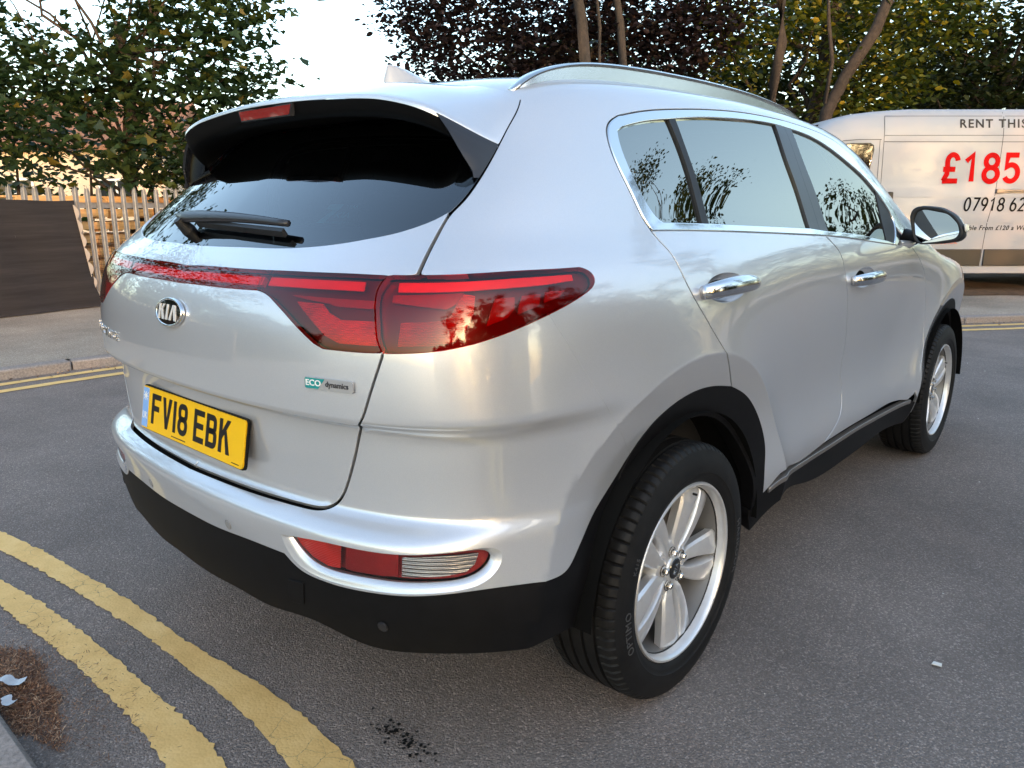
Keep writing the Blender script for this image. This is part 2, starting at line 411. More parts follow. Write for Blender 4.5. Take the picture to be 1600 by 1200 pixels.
'fog_c': [(0.6277,0.5945),(0.6977,0.6030),(0.7543,0.6029),(0.7479,0.5824),(0.7336,0.5679),(0.6971,0.5607),(0.6471,0.5540),(0.6250,0.5521)],
'tow': [(0.3802,0.4783),(0.4209,0.4851),(0.4089,0.4258),(0.3696,0.4185)],
}.items()}
# ------------------------------------------------------------------ body panels cut from the skin
def resample(P, step):
    P = np.asarray(P, float)
    if len(P) == 2:
        n = max(1, int(round(np.linalg.norm(P[1]-P[0])/step)))
        return P[0] + (P[1]-P[0])*np.linspace(0, 1, n+1)[:, None]
    d = np.r_[0, np.cumsum(np.maximum(np.linalg.norm(np.diff(P, axis=0), axis=1), 1e-6))]
    sx, sy = Spl(list(zip(d, P[:, 0]))), Spl(list(zip(d, P[:, 1])))
    n = max(2, int(round(d[-1]/step)))
    q = np.linspace(0, d[-1], n+1)
    Q = np.stack([sx(q), sy(q)], 1)
    for _ in range(6): Q[1:-1] = Q[1:-1]*.5 + (Q[:-2]+Q[2:])*.25
    return Q

def seg(name, a=0.0, b=1.0, rev=False):
    P = SEG[name]
    if a > 0 or b < 1:
        n = len(P)-1
        q = np.linspace(a*n, b*n, max(3, int((b-a)*n)+2)); i = np.clip(q.astype(int), 0, n-1); f = (q-i)[:, None]
        P = P[i]*(1-f) + P[i+1]*f
    return P[::-1] if rev else P

def st3(*pts): return np.array([to_st(np.array(p, float)) for p in pts])

def outline(segs, step=.008):
    pts, gaps = [], []
    for P, g in segs:
        Q = resample(P, step)
        if pts and np.linalg.norm(pts[-1]-Q[0]) < 1e-4: Q = Q[1:]
        pts += list(Q); gaps += [g]*len(Q)
    P = np.array(pts); g = np.array(gaps)
    if np.linalg.norm(P[0]-P[-1]) < 1e-4: P = P[:-1]; g = g[:-1]
    keep = np.linalg.norm(P-np.roll(P, 1, axis=0), axis=1) > 5e-4
    P, g = P[keep], g[keep]
    x, y = P[:, 0], P[:, 1]
    if (x*np.roll(y, -1)-y*np.roll(x, -1)).sum() < 0: P = P[::-1]; g = np.roll(g[::-1], -1)
    # inset: gap of the edge before and after each point
    e = np.roll(P, -1, axis=0)-P; e /= np.linalg.norm(e, axis=1)[:, None]
    n = np.stack([-e[:, 1], e[:, 0]], 1); n0 = np.roll(n, 1, axis=0); g0 = np.roll(g, 1)
    m = n+n0; l = np.maximum((m*m).sum(1), .5)
    d = m/l[:, None]*(g+g0)[:, None]
    det = n0[:, 0]*n[:, 1]-n0[:, 1]*n[:, 0]; c = np.abs(det) > .3          # true corners: keep each edge's own gap
    dt = np.where(c, det, 1)
    ex = np.stack([(g0*n[:, 1]-g*n0[:, 1])/dt, (n0[:, 0]*g-n[:, 0]*g0)/dt], 1)
    ex *= np.minimum(1, .03/np.maximum(np.linalg.norm(ex, axis=1), 1e-9))[:, None]
    return P + np.where(c[:, None], ex, d)

def inside(P, poly):
    x, y = P[:, 0], P[:, 1]; r = np.zeros(len(P), bool)
    a, b = poly, np.roll(poly, -1, axis=0)
    for (x0, y0), (x1, y1) in zip(a, b):
        if y0 == y1: continue
        c = ((y0 > y) != (y1 > y)) & (x < (x1-x0)*(y-y0)/(y1-y0)+x0)
        r ^= c
    return r

def near(P, poly, d):
    r = np.zeros(len(P), bool)
    for k in range(0, len(P), 4000):
        D = ((P[k:k+4000, None, :]-poly[None])**2).sum(2)
        r[k:k+4000] = D.min(1) < d*d
    return r

def panel_arrays(polys, holes=(), step=.016, off=0.0, depth=.012, half=False, rnd=.0012, rows=(), extra=None):
    AV, AF, AN = [], [], []; base = 0
    for segs in polys:
        B = segs if isinstance(segs, np.ndarray) else outline(segs)
        if half: B = np.stack([np.maximum(B[:, 0], 0), B[:, 1]], 1)
        loops = [B] + [h for h in holes]
        lo, hi = B.min(0), B.max(0)
        gx = np.arange(lo[0], hi[0]+step, step); gy = np.unique(np.r_[np.arange(lo[1], hi[1]+step, step), [r for r in rows if lo[1] < r < hi[1]]])
        G = np.stack(np.meshgrid(gx, gy), -1).reshape(-1, 2)
        ok = inside(G, B)
        for h in holes: ok &= ~inside(G, h)
        G = G[ok]
        if extra is not None:
            X = extra[inside(extra, B)]
            for h in holes: X = X[~inside(X, h)]
            if len(X): G = np.concatenate([G[~near(G, X, .009)], X])
        for lp in loops: G = G[~near(G, lp, .006)]
        V2 = []; E2 = []
        for lp in loops:
            b = len(V2); k = len(lp)
            V2 += [Vector(q) for q in lp]; E2 += [(b+i, b+(i+1) % k) for i in range(k)]
        nb = len(V2)
        V2 += [Vector(q) for q in G]
        ov, oe, of, _, _, _ = delaunay_2d_cdt(V2, E2, [], 0, 1e-7)
        W = np.array([tuple(v) for v in ov]); T = np.array([f for f in of if len(f) == 3])
        cen = W[T].mean(1); ok = inside(cen, B)
        for h in holes: ok &= ~inside(cen, h)
        T = T[ok]
        if half: W[:, 0] = np.maximum(W[:, 0], 0)
        P = skin(W[:, 0], W[:, 1])
        if half: P[W[:, 0] < 1e-5, 0] = 0
        N = skin_normal(P)
        P = P + N*off
        # orientation
        fn = np.cross(P[T[:, 1]]-P[T[:, 0]], P[T[:, 2]]-P[T[:, 0]])
        flip = (fn*N[T[:, 0]]).sum(1) < 0
        T[flip] = T[flip][:, ::-1]
        # rolled edge
        ed = {}
        for a, b, c in T:
            for u, v in ((a, b), (b, c), (c, a)): ed[(u, v)] = 1
        be = [(u, v) for (u, v) in ed if (v, u) not in ed]
        if half: be = [(u, v) for u, v in be if not (W[u, 0] < 1e-5 and W[v, 0] < 1e-5)]
        out = np.zeros_like(P)
        for u, v in be:
            o = np.cross(P[v]-P[u], N[u]+N[v]); o /= np.linalg.norm(o)+1e-12
            out[u] += o; out[v] += o
        l = np.linalg.norm(out, axis=1, keepdims=True); out = out/np.maximum(l, 1e-9)
        bi = sorted({i for e in be for i in e}); idx = {b: i for i, b in enumerate(bi)}
        bi = np.array(bi); n0 = len(P); m = len(bi)
        V = [P, P[bi]+out[bi]*rnd*.75-N[bi]*rnd*.35, P[bi]+out[bi]*rnd-N[bi]*rnd*1.2, P[bi]+out[bi]*rnd-N[bi]*depth]
        nn = N[bi]+out[bi]; nn /= np.linalg.norm(nn, axis=1, keepdims=True)
        NN = [N, nn, out[bi], out[bi]]
        F = [tuple(t) for t in T]
        for u, v in be:
            iu, iv = idx[u], idx[v]
            F.append((v, u, n0+iu, n0+iv))
            F.append((n0+iv, n0+iu, n0+m+iu, n0+m+iv))
            F.append((n0+m+iv, n0+m+iu, n0+2*m+iu, n0+2*m+iv))
        V = np.concatenate(V); NN = np.concatenate(NN)
        AV.append(V); AN.append(NN); AF += [tuple(i+base for i in f) for f in F]; base += len(V)
    V = np.concatenate(AV); N = np.concatenate(AN); F = AF
    if half:
        n = len(V); M = V*[-1, 1, 1]; remap = np.arange(n)+n
        cz = np.where(np.abs(V[:, 0]) < 1e-7)[0]
        N[cz, 0] = 0; N[cz] /= np.linalg.norm(N[cz], axis=1, keepdims=True)
        remap[cz] = cz
        F = F + [tuple(int(remap[i]) for i in f[::-1]) for f in F]
        V = np.concatenate([V, M]); N = np.concatenate([N, N*[-1, 1, 1]])
    return V, F, N

def finish(name, V, F, N):
    me = mesh_py(name, V, F, True)
    me.normals_split_custom_set_from_vertices([tuple(n) for n in N])
    return me

def panel(name, polys, m, parent, both=False, **kw):
    if not isinstance(polys[0], list) and not isinstance(polys[0], np.ndarray): polys = [polys]
    V, F, N = panel_arrays(polys, **kw)
    o = link(name, finish(name, V, F, N), parent, m)
    if both:
        mi = link(name, finish(name, V*[-1, 1, 1], [f[::-1] for f in F], N*[-1, 1, 1]), parent, m)
        return o, mi
    return o

def grow(poly, d):
    """closed st outline grown by d (shrunk if negative)"""
    e = np.roll(poly, -1, axis=0)-poly; e /= np.linalg.norm(e, axis=1)[:, None]
    n = np.stack([e[:, 1], -e[:, 0]], 1); m = n+np.roll(n, 1, axis=0)
    a = (poly[:, 0]*np.roll(poly[:, 1], -1)-poly[:, 1]*np.roll(poly[:, 0], -1)).sum()
    return poly + m/np.maximum((m*m).sum(1), .6)[:, None]*2*d*(1 if a > 0 else -1)

def loop3(poly, off):
    P = skin(poly[:, 0], poly[:, 1]); N = skin_normal(P)
    return P+N*off, N

def ring(name, A, B, m, parent, both=False, smooth=True):
    """strip between two 3D loops of equal count"""
    k = len(A); V = np.concatenate([A, B]); F = [(i, (i+1) % k, k+(i+1) % k, k+i) for i in range(k)]
    me = mesh_py(name, V, F, smooth); o = link(name, me, parent, m)
    if both:
        me2 = mesh_py(name, V*[-1, 1, 1], [f[::-1] for f in F], smooth)
        return o, link(name, me2, parent, m)
    return o

def mirror_obj(o, parent=None):
    """the same part on the other side of the car"""
    me = o.data.copy()
    me.transform(o.matrix_basis); me.transform(Matrix.Diagonal((-1, 1, 1, 1))); me.flip_normals()
    c = bpy.data.objects.new(o.name.split('.')[0], me); COL.objects.link(c)
    c.parent = parent if parent is not None else o.parent
    return c
# ------------------------------------------------------------------ car materials
def car_paint():
    m, nt, b = mat('silver_paint')
    n = noise(nt, 900, 2, .5)
    r = ramp(nt, n.outputs[0], [(.3, (.585, .61, .655)), (.7, (.665, .69, .735))])
    nt.links.new(r.outputs[0], b.inputs['Base Color'])
    b.inputs['Metallic'].default_value = .56; b.inputs['Roughness'].default_value = .36
    b.inputs['Coat Weight'].default_value = 1.0; b.inputs['Coat Roughness'].default_value = .015; b.inputs['Coat IOR'].default_value = 1.9
    d = noise(nt, 1.6, 6, .7); rr = ramp(nt, d.outputs[0], [(.35, (.32,)*3), (.75, (.39,)*3)])
    nt.links.new(rr.outputs[0], b.inputs['Roughness'])
    return m
M_PAINT = car_paint()
M_BLACK = simple('black_plastic', (.0045, .0045, .0055), .55, spec=.18, var=.25, vscale=30, bmp=.12, bscale=1400, bdist=.0004)
M_GLOSS = simple('gloss_black', (.004, .004, .005), .07, coat=1)
M_BLADE = simple('satin_black', (.020, .020, .024), .30)
M_SEAL = simple('rubber_seal', (.008, .008, .009), .55)
M_DARK = simple('dark_void', (.004, .004, .004), .9, spec=.1)
M_CHROME = simple('chrome', (.86, .86, .86), .06, metal=1.0)
M_SATIN = simple('satin_aluminium', (.66, .65, .63), .22, metal=1.0)
M_RUBBER = simple('tyre_rubber', (.0065, .0065, .007), .62, spec=.3, var=.5, vscale=22, bmp=.25, bscale=260, bdist=.0008)
M_ALLOY = simple('alloy', (.72, .725, .735), .36, metal=.6, coat=.5, var=.05, vscale=40)
M_DISC = simple('brake_disc', (.10, .09, .085), .45, metal=.8)
M_MATTE = simple('matte_black', (.0025, .0025, .003), .6, spec=.12)
M_INTERIOR = simple('cabin_trim', (.012, .012, .013), .75)
M_SEAT = simple('seat_cloth', (.02, .02, .022), .85)

def glass_mat(name, tint, refl=1.55, rough=0.0, rcol=(1, 1, 1)):
    m, nt, b = mat(name)
    out = nt.nodes['Material Output']; nt.nodes.remove(b)
    t = node(nt, 'ShaderNodeBsdfTransparent'); t.inputs[0].default_value = (*tint, 1)
    g = node(nt, 'ShaderNodeBsdfGlossy'); g.inputs['Roughness'].default_value = rough; g.inputs[0].default_value = (*rcol, 1)
    f = node(nt, 'ShaderNodeFresnel'); f.inputs[0].default_value = refl
    x = node(nt, 'ShaderNodeMixShader')
    nt.links.new(f.outputs[0], x.inputs[0]); nt.links.new(t.outputs[0], x.inputs[1]); nt.links.new(g.outputs[0], x.inputs[2])
    nt.links.new(x.outputs[0], out.inputs[0])
    return m
M_PRIVACY = glass_mat('privacy_glass', (.10, .13, .125), 5.5, rcol=(1, .97, .86))  # warm reflection tint paints a yellower sky into the glass
M_REARGLASS = glass_mat('rear_glass', (.24, .31, .31), 2.3)
M_SIDEGLASS = glass_mat('side_glass', (.28, .33, .31), 5.0, rcol=(1, .97, .86))  # same yellow sky tint put into its reflections
M_LENS = glass_mat('red_lens', (.90, .09, .10), 1.5)
M_LENSCLEAR = glass_mat('clear_lens', (.92, .92, .92), 1.5)
M_MIRROR = simple('mirror_silver', (.34, .40, .46), .01, metal=1.0)
M_REDGUIDE = simple('red_light_guide', (.95, .09, .16), .35)
M_REDREF = simple('red_reflector', (.85, .035, .02), .30, var=.10, vscale=60, bmp=.5, bscale=420, bdist=.002)
def ribs(m, scale, strength):
    nt = m.node_tree; b = nt.nodes['Principled BSDF']; tc = node(nt, 'ShaderNodeTexCoord'); w = node(nt, 'ShaderNodeTexWave'); w.bands_direction = 'Z'; w.inputs['Scale'].default_value = scale
    nt.links.new(tc.outputs['Object'], w.inputs['Vector']); bump(nt, b, w.outputs[0], strength, .003)
    n = noise(nt, 9, 2, .5, tc.outputs['Object']); c = b.inputs['Base Color'].default_value[:3]; 
    for l in list(b.inputs['Base Color'].links): nt.links.remove(l)
    r = ramp(nt, n.outputs[0], [(.35, tuple(q*.45 for q in c)), (.62, c)]); nt.links.new(r.outputs[0], b.inputs['Base Color'])
    return m
ribs(M_REDREF, 75, .6)
M_REDDULL = simple('red_dull', (.34, .014, .016), .4, var=.1, vscale=60, bmp=.4, bscale=420, bdist=.002)
M_LAMPDARK = simple('lamp_housing', (.10, .006, .010), .35)
M_WHITEREF = simple('clear_reflector', (.80, .78, .76), .16, metal=.9)
ribs(M_WHITEREF, 38, .9)
M_YELLOW = simple('plate_yellow', (.86, .50, .004), .32, var=.03, vscale=9)
M_INK = simple('plate_ink', (.006, .006, .007), .35)
M_BAND = simple('plate_band', (.22, .42, .80), .35)
M_WHITE = simple('white_print', (.80, .80, .80), .45)
M_TEAL = simple('teal_enamel', (.01, .26, .27), .25, coat=.5)
M_GREYTXT = simple('grey_print', (.04, .04, .045), .4)

# ------------------------------------------------------------------ the car
car = thing('car', 'silver five door SUV with roof rails and red rear light bar parked on the asphalt', 'car')

def crease_pts():
    """points along the crease round each wheel opening, so that the mesh follows it"""
    A = []
    for yc in (0.0, WB):
        for r in (.562, .570, .5745, .579, .5835, .588, .597):
            a = np.arange(R(-118), R(112), .010/r)
            A.append(np.stack([np.full(len(a), .93), yc+r*np.sin(a), HUB_Z+r*np.cos(a)], 1))
    return to_st(np.concatenate(A))
CREASE = crease_pts()

def C0(t): return np.array([[0.0, t]])
def jn(*a): return np.concatenate([np.atleast_2d(q) for q in a])
def clip0(P):
    """start an outline exactly on the centre line"""
    P = np.array(P, float)
    k = np.where(P[:, 0] > 0.02)[0]
    return P[k]

g_up = SEG['gate_shut_up']
P_glow = clip0(SEG['glass_low']); t_glass0 = float(SEG['glass_low'][0, 1])
glow = jn(C0(t_glass0), P_glow)
bar_top = jn(C0(SEG['bar_top'][0, 1]-.001), clip0(SEG['bar_top']))
bar_low = jn(clip0(SEG['bar_low']), C0(SEG['bar_low'][-1, 1]))
i_gl = 8                                                       # shut line point where the glass corner ends
# lamps
lamp_in = [(seg('lin_top'), .0), (seg('lin_split'), .0022), (seg('lin_low'), .0), (seg('lin_low2'), 0), (seg('lin_diag'), 0), (seg('lin_diag2'), 0), (seg('bar_end', rev=True), .0008)]
lamp_bar = [(bar_top, 0), (seg('bar_end'), .0008), (bar_low, 0), (jn(C0(SEG['bar_low'][-1, 1]), C0(SEG['bar_top'][0, 1])), 0)]
lamp_out = [(seg('lout_top'), 0), (seg('lout_tip'), 0), (seg('lout_low'), 0), (seg('lin_split', rev=True), .0022)]

# tailgate: the strip above the light bar and the panel below it
k_seam = np.argmin(np.abs(SEG['lout_top'][:, 0]-g_up[-1, 0]))
gate_hi = [(glow, .002), (g_up[i_gl:], .0036), (np.array([g_up[-1], SEG['lin_split'][0]]), .002), (seg('lin_top', rev=True), .002), (bar_top[::-1], .002), (jn(C0(bar_top[0, 1]), C0(t_glass0)), 0)]
gate_lo = [(bar_low[::-1], .002), (seg('lin_diag2', rev=True), .002), (seg('lin_diag', rev=True), .002), (seg('lin_low2', rev=True), .002), (seg('lin_low', rev=True), .002),
           (seg('gate_shut_low'), .0032), (jn(SEG['gate_shut_low2'][:-1], C0(SEG['gate_shut_low2'][-1, 1])), .0042), (jn(C0(SEG['gate_shut_low2'][-1, 1]), C0(bar_low[-1, 1])), 0)]
tailgate = panel('tailgate', [gate_hi, gate_lo], M_PAINT, car, half=True, step=.014, rows=np.arange(.83, .90, .005))

# rear glass
top_l = st3((.60, -.42, 1.43), (.50, -.42, 1.475), (.3, -.44, 1.49), (0, -.46, 1.495))
rear_glass = panel('rear_window', [(glow, -.004), (g_up[i_gl:3:-1], .006), (jn(g_up[4], top_l[1:]), 0), (jn(C0(top_l[-1, 1]), C0(t_glass0)), 0)], M_REARGLASS, car, half=True, off=-.004, depth=.006)

# bumper
fog_hole = outline([(jn(SEG['fog_ring'], SEG['fog_ring'][:1]), 0)])
gs2 = jn(SEG['gate_shut_low2'][:-1], C0(SEG['gate_shut_low2'][-1, 1]))
bt = jn(C0(SEG['black_top'][1, 1]), clip0(SEG['black_top']))
bumper = panel('rear_bumper', [(gs2[::-1], .0036), (seg('gate_shut_low', rev=True), .0030), (np.array([SEG['gate_shut_low'][0], SEG['lout_low'][-1]]), .0), (seg('lout_low', 2/8, 1, rev=True), .0015),
    (jn(SEG['lout_low'][2], SEG['seam']), .0010), (seg('black_top2', rev=True), .0012), (bt[::-1], .0012), (jn(C0(bt[0, 1]), C0(gs2[-1, 1])), 0)], M_PAINT, car, extra=CREASE, holes=[fog_hole], half=True, step=.014, rows=np.arange(.59, .68, .004))

# body side: quarter panel, cantrail and windscreen pillar
roof_l = st3((.60, 2.62, 1.14), (.645, 2.30, 1.215), (.62, 2.05, 1.33), (.58, 1.80, 1.45), (.55, 1.58, 1.55), (.535, 1.35, 1.60), (.53, .8, 1.62), (.53, .2, 1.61), (.53, -.15, 1.58), (.545, -.30, 1.545))
kq = int(np.argmin(np.abs(SEG['lout_top'][:, 0]-g_up[-1, 0])))
quarter = panel('quarter_panel', [(g_up, .0055), (jn(g_up[-1], SEG['lout_top'][kq+1:]), .0015), (seg('lout_tip'), .0015), (seg('lout_low', 0, 2/8), .0015), (jn(SEG['lout_low'][2], SEG['seam']), .0010),
    (seg('arch_out'), .0012), (seg('rdoor_rear', rev=True), .0030), (seg('dlo_rear'), .002), (seg('dlo_top'), .002), (seg('dlo_topf'), .002), (jn(SEG['dlo_topf'][-1], roof_l[0]), 0), (roof_l, 0), (jn(roof_l[-1], g_up[0]), .002)],
    M_PAINT, car, extra=CREASE, both=True, step=.018)

# black lower bumper and the arch trims
def arc_st(yc, r, a0, a1, n=14, x=.90): return st3(*[(x, yc+r*math.sin(a), HUB_Z+r*math.cos(a)) for a in np.linspace(a0, a1, n)])
bl = jn(C0(SEG['black_low'][0, 1]), clip0(SEG['black_low']))
arc_low = arc_st(0, .412, R(-57), R(-88))
bl2 = jn(bl, st3((.87, -.46, .365), (.88, -.43, .36)))
lower = panel('lower_bumper', [(bt, .0005), (seg('black_top2'), .0005), (jn(SEG['black_top2'][-1], arc_low[0]), .0012), (arc_low, 0), (jn(arc_low[-1], bl2[-1]), 0), (bl2[::-1], 0), (jn(C0(bl[0, 1]), C0(bt[0, 1])), 0)],
    M_BLACK, car, half=True, off=-.0015, depth=.03, step=.018)
arc_in = arc_st(0, .412, R(-57), R(84), 26)
trim = panel('arch_trim', [(seg('arch_out'), .0006), (seg('arch_out2'), .0006), (jn(SEG['arch_out2'][-1], arc_in[-1]), 0), (arc_in[::-1], 0), (jn(arc_in[0], SEG['arch_out'][0]), .0012)], M_BLACK, car, both=True, off=.002, depth=.045, step=.014)
arc_f_in = arc_st(WB, .405, R(-88), R(88), 26); arc_f_out = arc_st(WB, .475, R(-93), R(90), 26)
trim_f = panel('arch_trim', [(arc_f_out, .0), (jn(arc_f_out[-1], arc_f_in[-1]), 0), (arc_f_in[::-1], 0), (jn(arc_f_in[0], arc_f_out[0]), 0)], M_BLACK, car, both=True, off=.002, depth=.045, step=.014)

# sill
sill_t = SEG['sill_top']; sl_low = SEG['sill_low']
sill = panel('sill_cladding', [(jn(SEG['arch_out2'][-1], sill_t[1:], arc_f_out[0]), 0), (jn(arc_f_out[0], st3((.88, 2.19, .27))), 0), (jn(st3((.88, 2.19, .27)), sl_low[1:-1][::-1]*[1, .93], st3((.86, .45, .30))), 0), (jn(st3((.86, .45, .30)), arc_in[-1], SEG['arch_out2'][-1]), 0)], M_BLACK, car, both=True, off=-.002, depth=.06, step=.018)

# doors
def ell(s, t, a, b): q = np.linspace(0, 2*PI, 48, endpoint=False); return np.stack([s+a*np.cos(q), t+b*np.sin(q)], 1)
CUP_R, CUP_F = ell(1.507, 1.073, .112, .037), ell(2.613, 1.023, .112, .037)
def door_bottom(a, b): return SEG['door_low'][a:b]
rdoor = panel('rear_door', [(seg('rdoor_rear'), .0030), (seg('arch_out2'), .0012), (jn(SEG['arch_out2'][-1], SEG['sill_top'][1]*.75+SEG['arch_out2'][-1]*.25+np.array([0, .006]), SEG['door_low'][:3]), .002), (seg('bshut', rev=True), .0034), (seg('dlo_low', 0, 5/8, rev=True), .002)], M_PAINT, car, extra=CREASE, both=True, step=.017, holes=[CUP_R])
fdoor = panel('front_door', [(seg('bshut'), .0034), (SEG['door_low'][2:], .002), (jn(SEG['door_low'][-1], SEG['fdoor_front'][::-1]), .0024), (jn(SEG['fdoor_front'][0], SEG['dlo_low'][-1]), 0), (seg('dlo_low', 5/8, 1, rev=True), .002)], M_PAINT, car, extra=CREASE, both=True, step=.017, holes=[CUP_F])
hood_l = st3((.66, 2.42, 1.125), (.69, 2.7, 1.09), (.69, 3.0, 1.04), (.66, 3.25, .98))
fender = panel('front_wing', [(seg('fdoor_front'), .0024), (jn(SEG['fdoor_front'][-1], arc_f_out[0]), 0), (arc_f_out, .001), (jn(arc_f_out[-1], st3((.86, 3.16, .345), (.80, 3.32, .40))), 0), (jn(st3((.80, 3.32, .40)), st3((.74, 3.36, .70)), hood_l[-1]), 0), (jn(hood_l[::-1], SEG['fdoor_front'][0]), .001)], M_PAINT, car, extra=CREASE, both=True, step=.02)

# windows and their frames
chrome_out = [(seg('dlo_rear'), .007), (seg('dlo_top'), .008), (seg('dlo_topf'), .007), (jn(SEG['dlo_topf'][-1], SEG['dlo_low'][-1]), 0), (seg('dlo_low', rev=True), .003)]
sail_top = np.array([SEG['gf_top'][-1], SEG['dlo_topf'][-4]*.9+SEG['gf_top'][-1]*.1, SEG['dlo_topf'][-1]*.93+SEG['gf_front'][-1]*.07])
hole = outline([(seg('gl_q_rear'), 0), (seg('gl_q_top'), 0), (jn(SEG['gl_top'], SEG['gf_top'][:1]), 0), (seg('gf_top'), 0), (jn(SEG['gf_top'][-1], SEG['dlo_topf'][-2]*.75+SEG['gf_front'][-1]*.25, SEG['dlo_low'][-1]*.75+SEG['gf_low'][-1]*.25), 0), (jn(SEG['dlo_low'][-1]*.75+SEG['gf_low'][-1]*.25, SEG['gf_low'][-1]), 0), (seg('gf_low', rev=True), 0), (jn(SEG['gf_low'][0], SEG['gl_low'][-1]), 0), (seg('gl_low', rev=True), 0)])
chrome = panel('window_trim', chrome_out, M_CHROME, car, both=True, holes=[hole], off=.0025, depth=.012, step=.02, rnd=.004)
for nm, sg, mt in (('quarter_window', [(seg('gl_q_rear'), -.006), (seg('gl_q_top'), -.006), (seg('div_l'), -.004), (jn(SEG['div_l'][-1], SEG['gl_low'][0]), -.006)], M_PRIVACY),
               ('rear_door_window', [(seg('gl_top'), -.006), (seg('bp_l'), -.004), (jn(SEG['bp_l'][-1], SEG['div_r'][-1]), -.006), (seg('div_r', rev=True), -.004)], M_PRIVACY),
               ('front_door_window', [(seg('gf_top'), -.006), (seg('gf_front'), -.004), (seg('gf_low', rev=True), -.006), (seg('bp_r', rev=True), -.004)], M_SIDEGLASS)):
    panel(nm, sg, mt, car, both=True, off=-.006, depth=.004, step=.03)
strip = lambda a, b: [(seg(a), 0), (jn(SEG[a][-1], SEG[b][-1]), 0), (seg(b, rev=True), 0), (jn(SEG[b][0], SEG[a][0]), 0)]
panel('window_divider', strip('div_l', 'div_r'), M_SEAL, car, both=True, off=.001, step=.02)
panel('door_pillar', strip('bp_l', 'bp_m'), M_BLADE, car, both=True, off=.001, step=.02)
panel('door_pillar', [(seg('bp_m'), .0015), (jn(SEG['bp_m'][-1], SEG['bp_r'][-1]), 0), (seg('bp_r', rev=True), 0), (jn(SEG['bp_r'][0], SEG['bp_m'][0]), 0)], M_BLADE, car, both=True, off=.001, step=.02)
panel('mirror_sail', [(seg('gf_front'), -.001), (jn(SEG['gf_front'][-1], SEG['dlo_low'][-1]), 0), (jn(SEG['dlo_low'][-1], SEG['dlo_topf'][-1]*.9+SEG['dlo_low'][-1]*.1), 0), (jn(SEG['dlo_topf'][-1]*.9+SEG['dlo_low'][-1]*.1, SEG['dlo_topf'][-3]*.85+SEG['gf_top'][-1]*.15, SEG['gf_top'][-1]), 0)], M_SEAL, car, both=True, off=-.003, step=.02)

# roof and bonnet: height fields under the same skin
def top_sheet(name, xs, ys, m, keep, off=0.0):
    G = np.array([[(x, y) for x in xs] for y in ys]); sh = G.shape[:2]
    O = np.concatenate([G, np.full(sh+(1,), .6)], -1); D = np.zeros(sh+(3,)); D[..., 2] = 1
    P = cast(O, D, .05, 1.4); N = skin_normal(P); P = P+N*off
    nx = len(xs); V = P.reshape(-1, 3); N = N.reshape(-1, 3)
    F = []
    for j in range(len(ys)-1):
        for i in range(nx-1):
            c = P[j:j+2, i:i+2].reshape(-1, 3).mean(0)
            if keep(c): F.append((j*nx+i, j*nx+i+1, (j+1)*nx+i+1, (j+1)*nx+i))
    return link(name, finish(name, V, F, N), car, m)
roof = top_sheet('roof', np.linspace(-.56, .56, 57), np.linspace(-.34, 1.50, 93), M_PAINT, lambda c: True, off=-.003)
scr = top_sheet('windscreen', np.linspace(-.70, .70, 51), np.linspace(1.48, 2.46, 41), M_SIDEGLASS, lambda c: abs(c[0]) < .55+.13*(c[1]-1.5), off=-.006)
bonnet = top_sheet('bonnet', np.linspace(-.69, .69, 51), np.linspace(2.44, 3.34, 41), M_PAINT, lambda c: True, off=-.001)

# front end (out of view): one bumper skin with lamps
sF = CX+QR*PI/2+CY1-CY0
sE = sF+QR*PI/2+CX
fb = np.array([(sF+.30, .24), (sF+.30, .45), (sF+.42, .70), (sF+.46, .97), (sE, .99), (sE, .24)])
Vf, Ff, Nf = panel_arrays([np.array(outline([(jn(fb[i], fb[(i+1) % 6]), 0) for i in range(6)]))], step=.03)
me = finish('front_bumper', np.concatenate([Vf, Vf*[-1, 1, 1]]), list(Ff)+[tuple(i+len(Vf) for i in f[::-1]) for f in Ff], np.concatenate([Nf, Nf*[-1, 1, 1]]))
link('front_bumper', me, car, M_PAINT)
hl = outline([(np.array([(sF+.40, .80), (sF+.44, .93), (sF+.62, .90), (sF+.60, .80), (sF+.40, .80)]), 0)])
panel('headlight', [hl], M_LENSCLEAR, car, both=True, off=.004, step=.03)

# dark shell inside the panels so that gaps read black
def shell():
    ss = np.linspace(0, sE, 110); tt = np.linspace(.44, 1.145, 30)
    S, Tq = np.meshgrid(ss, tt); P = skin(S, Tq); N = skin_normal(P); Q = P-N*.024
    V = Q.reshape(-1, 3); n = len(ss); F = []
    for j in range(len(tt)-1):
        for i in range(n-1):
            c = Q[j:j+2, i:i+2].reshape(-1, 3).mean(0)
            if c[0] > .55 and (math.hypot(c[1], c[2]-HUB_Z) < .455 or math.hypot(c[1]-WB, c[2]-HUB_Z) < .45): continue
            sc = S[j:j+2, i:i+2].mean(); tc = Tq[j:j+2, i:i+2].mean()
            if sc < 1.03 and 1.0 < tc < 1.16: continue                      # lamps have their own housings
            if inside(np.array([[sc, tc]]), grow(fog_hole, .03))[0]: continue
            F.append((j*n+i, j*n+i+1, (j+1)*n+i+1, (j+1)*n+i))
    V2 = V*[-1, 1, 1]
    me = mesh_py('inner_shell', np.concatenate([V, V2]), F+[tuple(i+len(V) for i in f[::-1]) for f in F], True)
    return link('inner_shell', me, car, M_DARK)
shell()
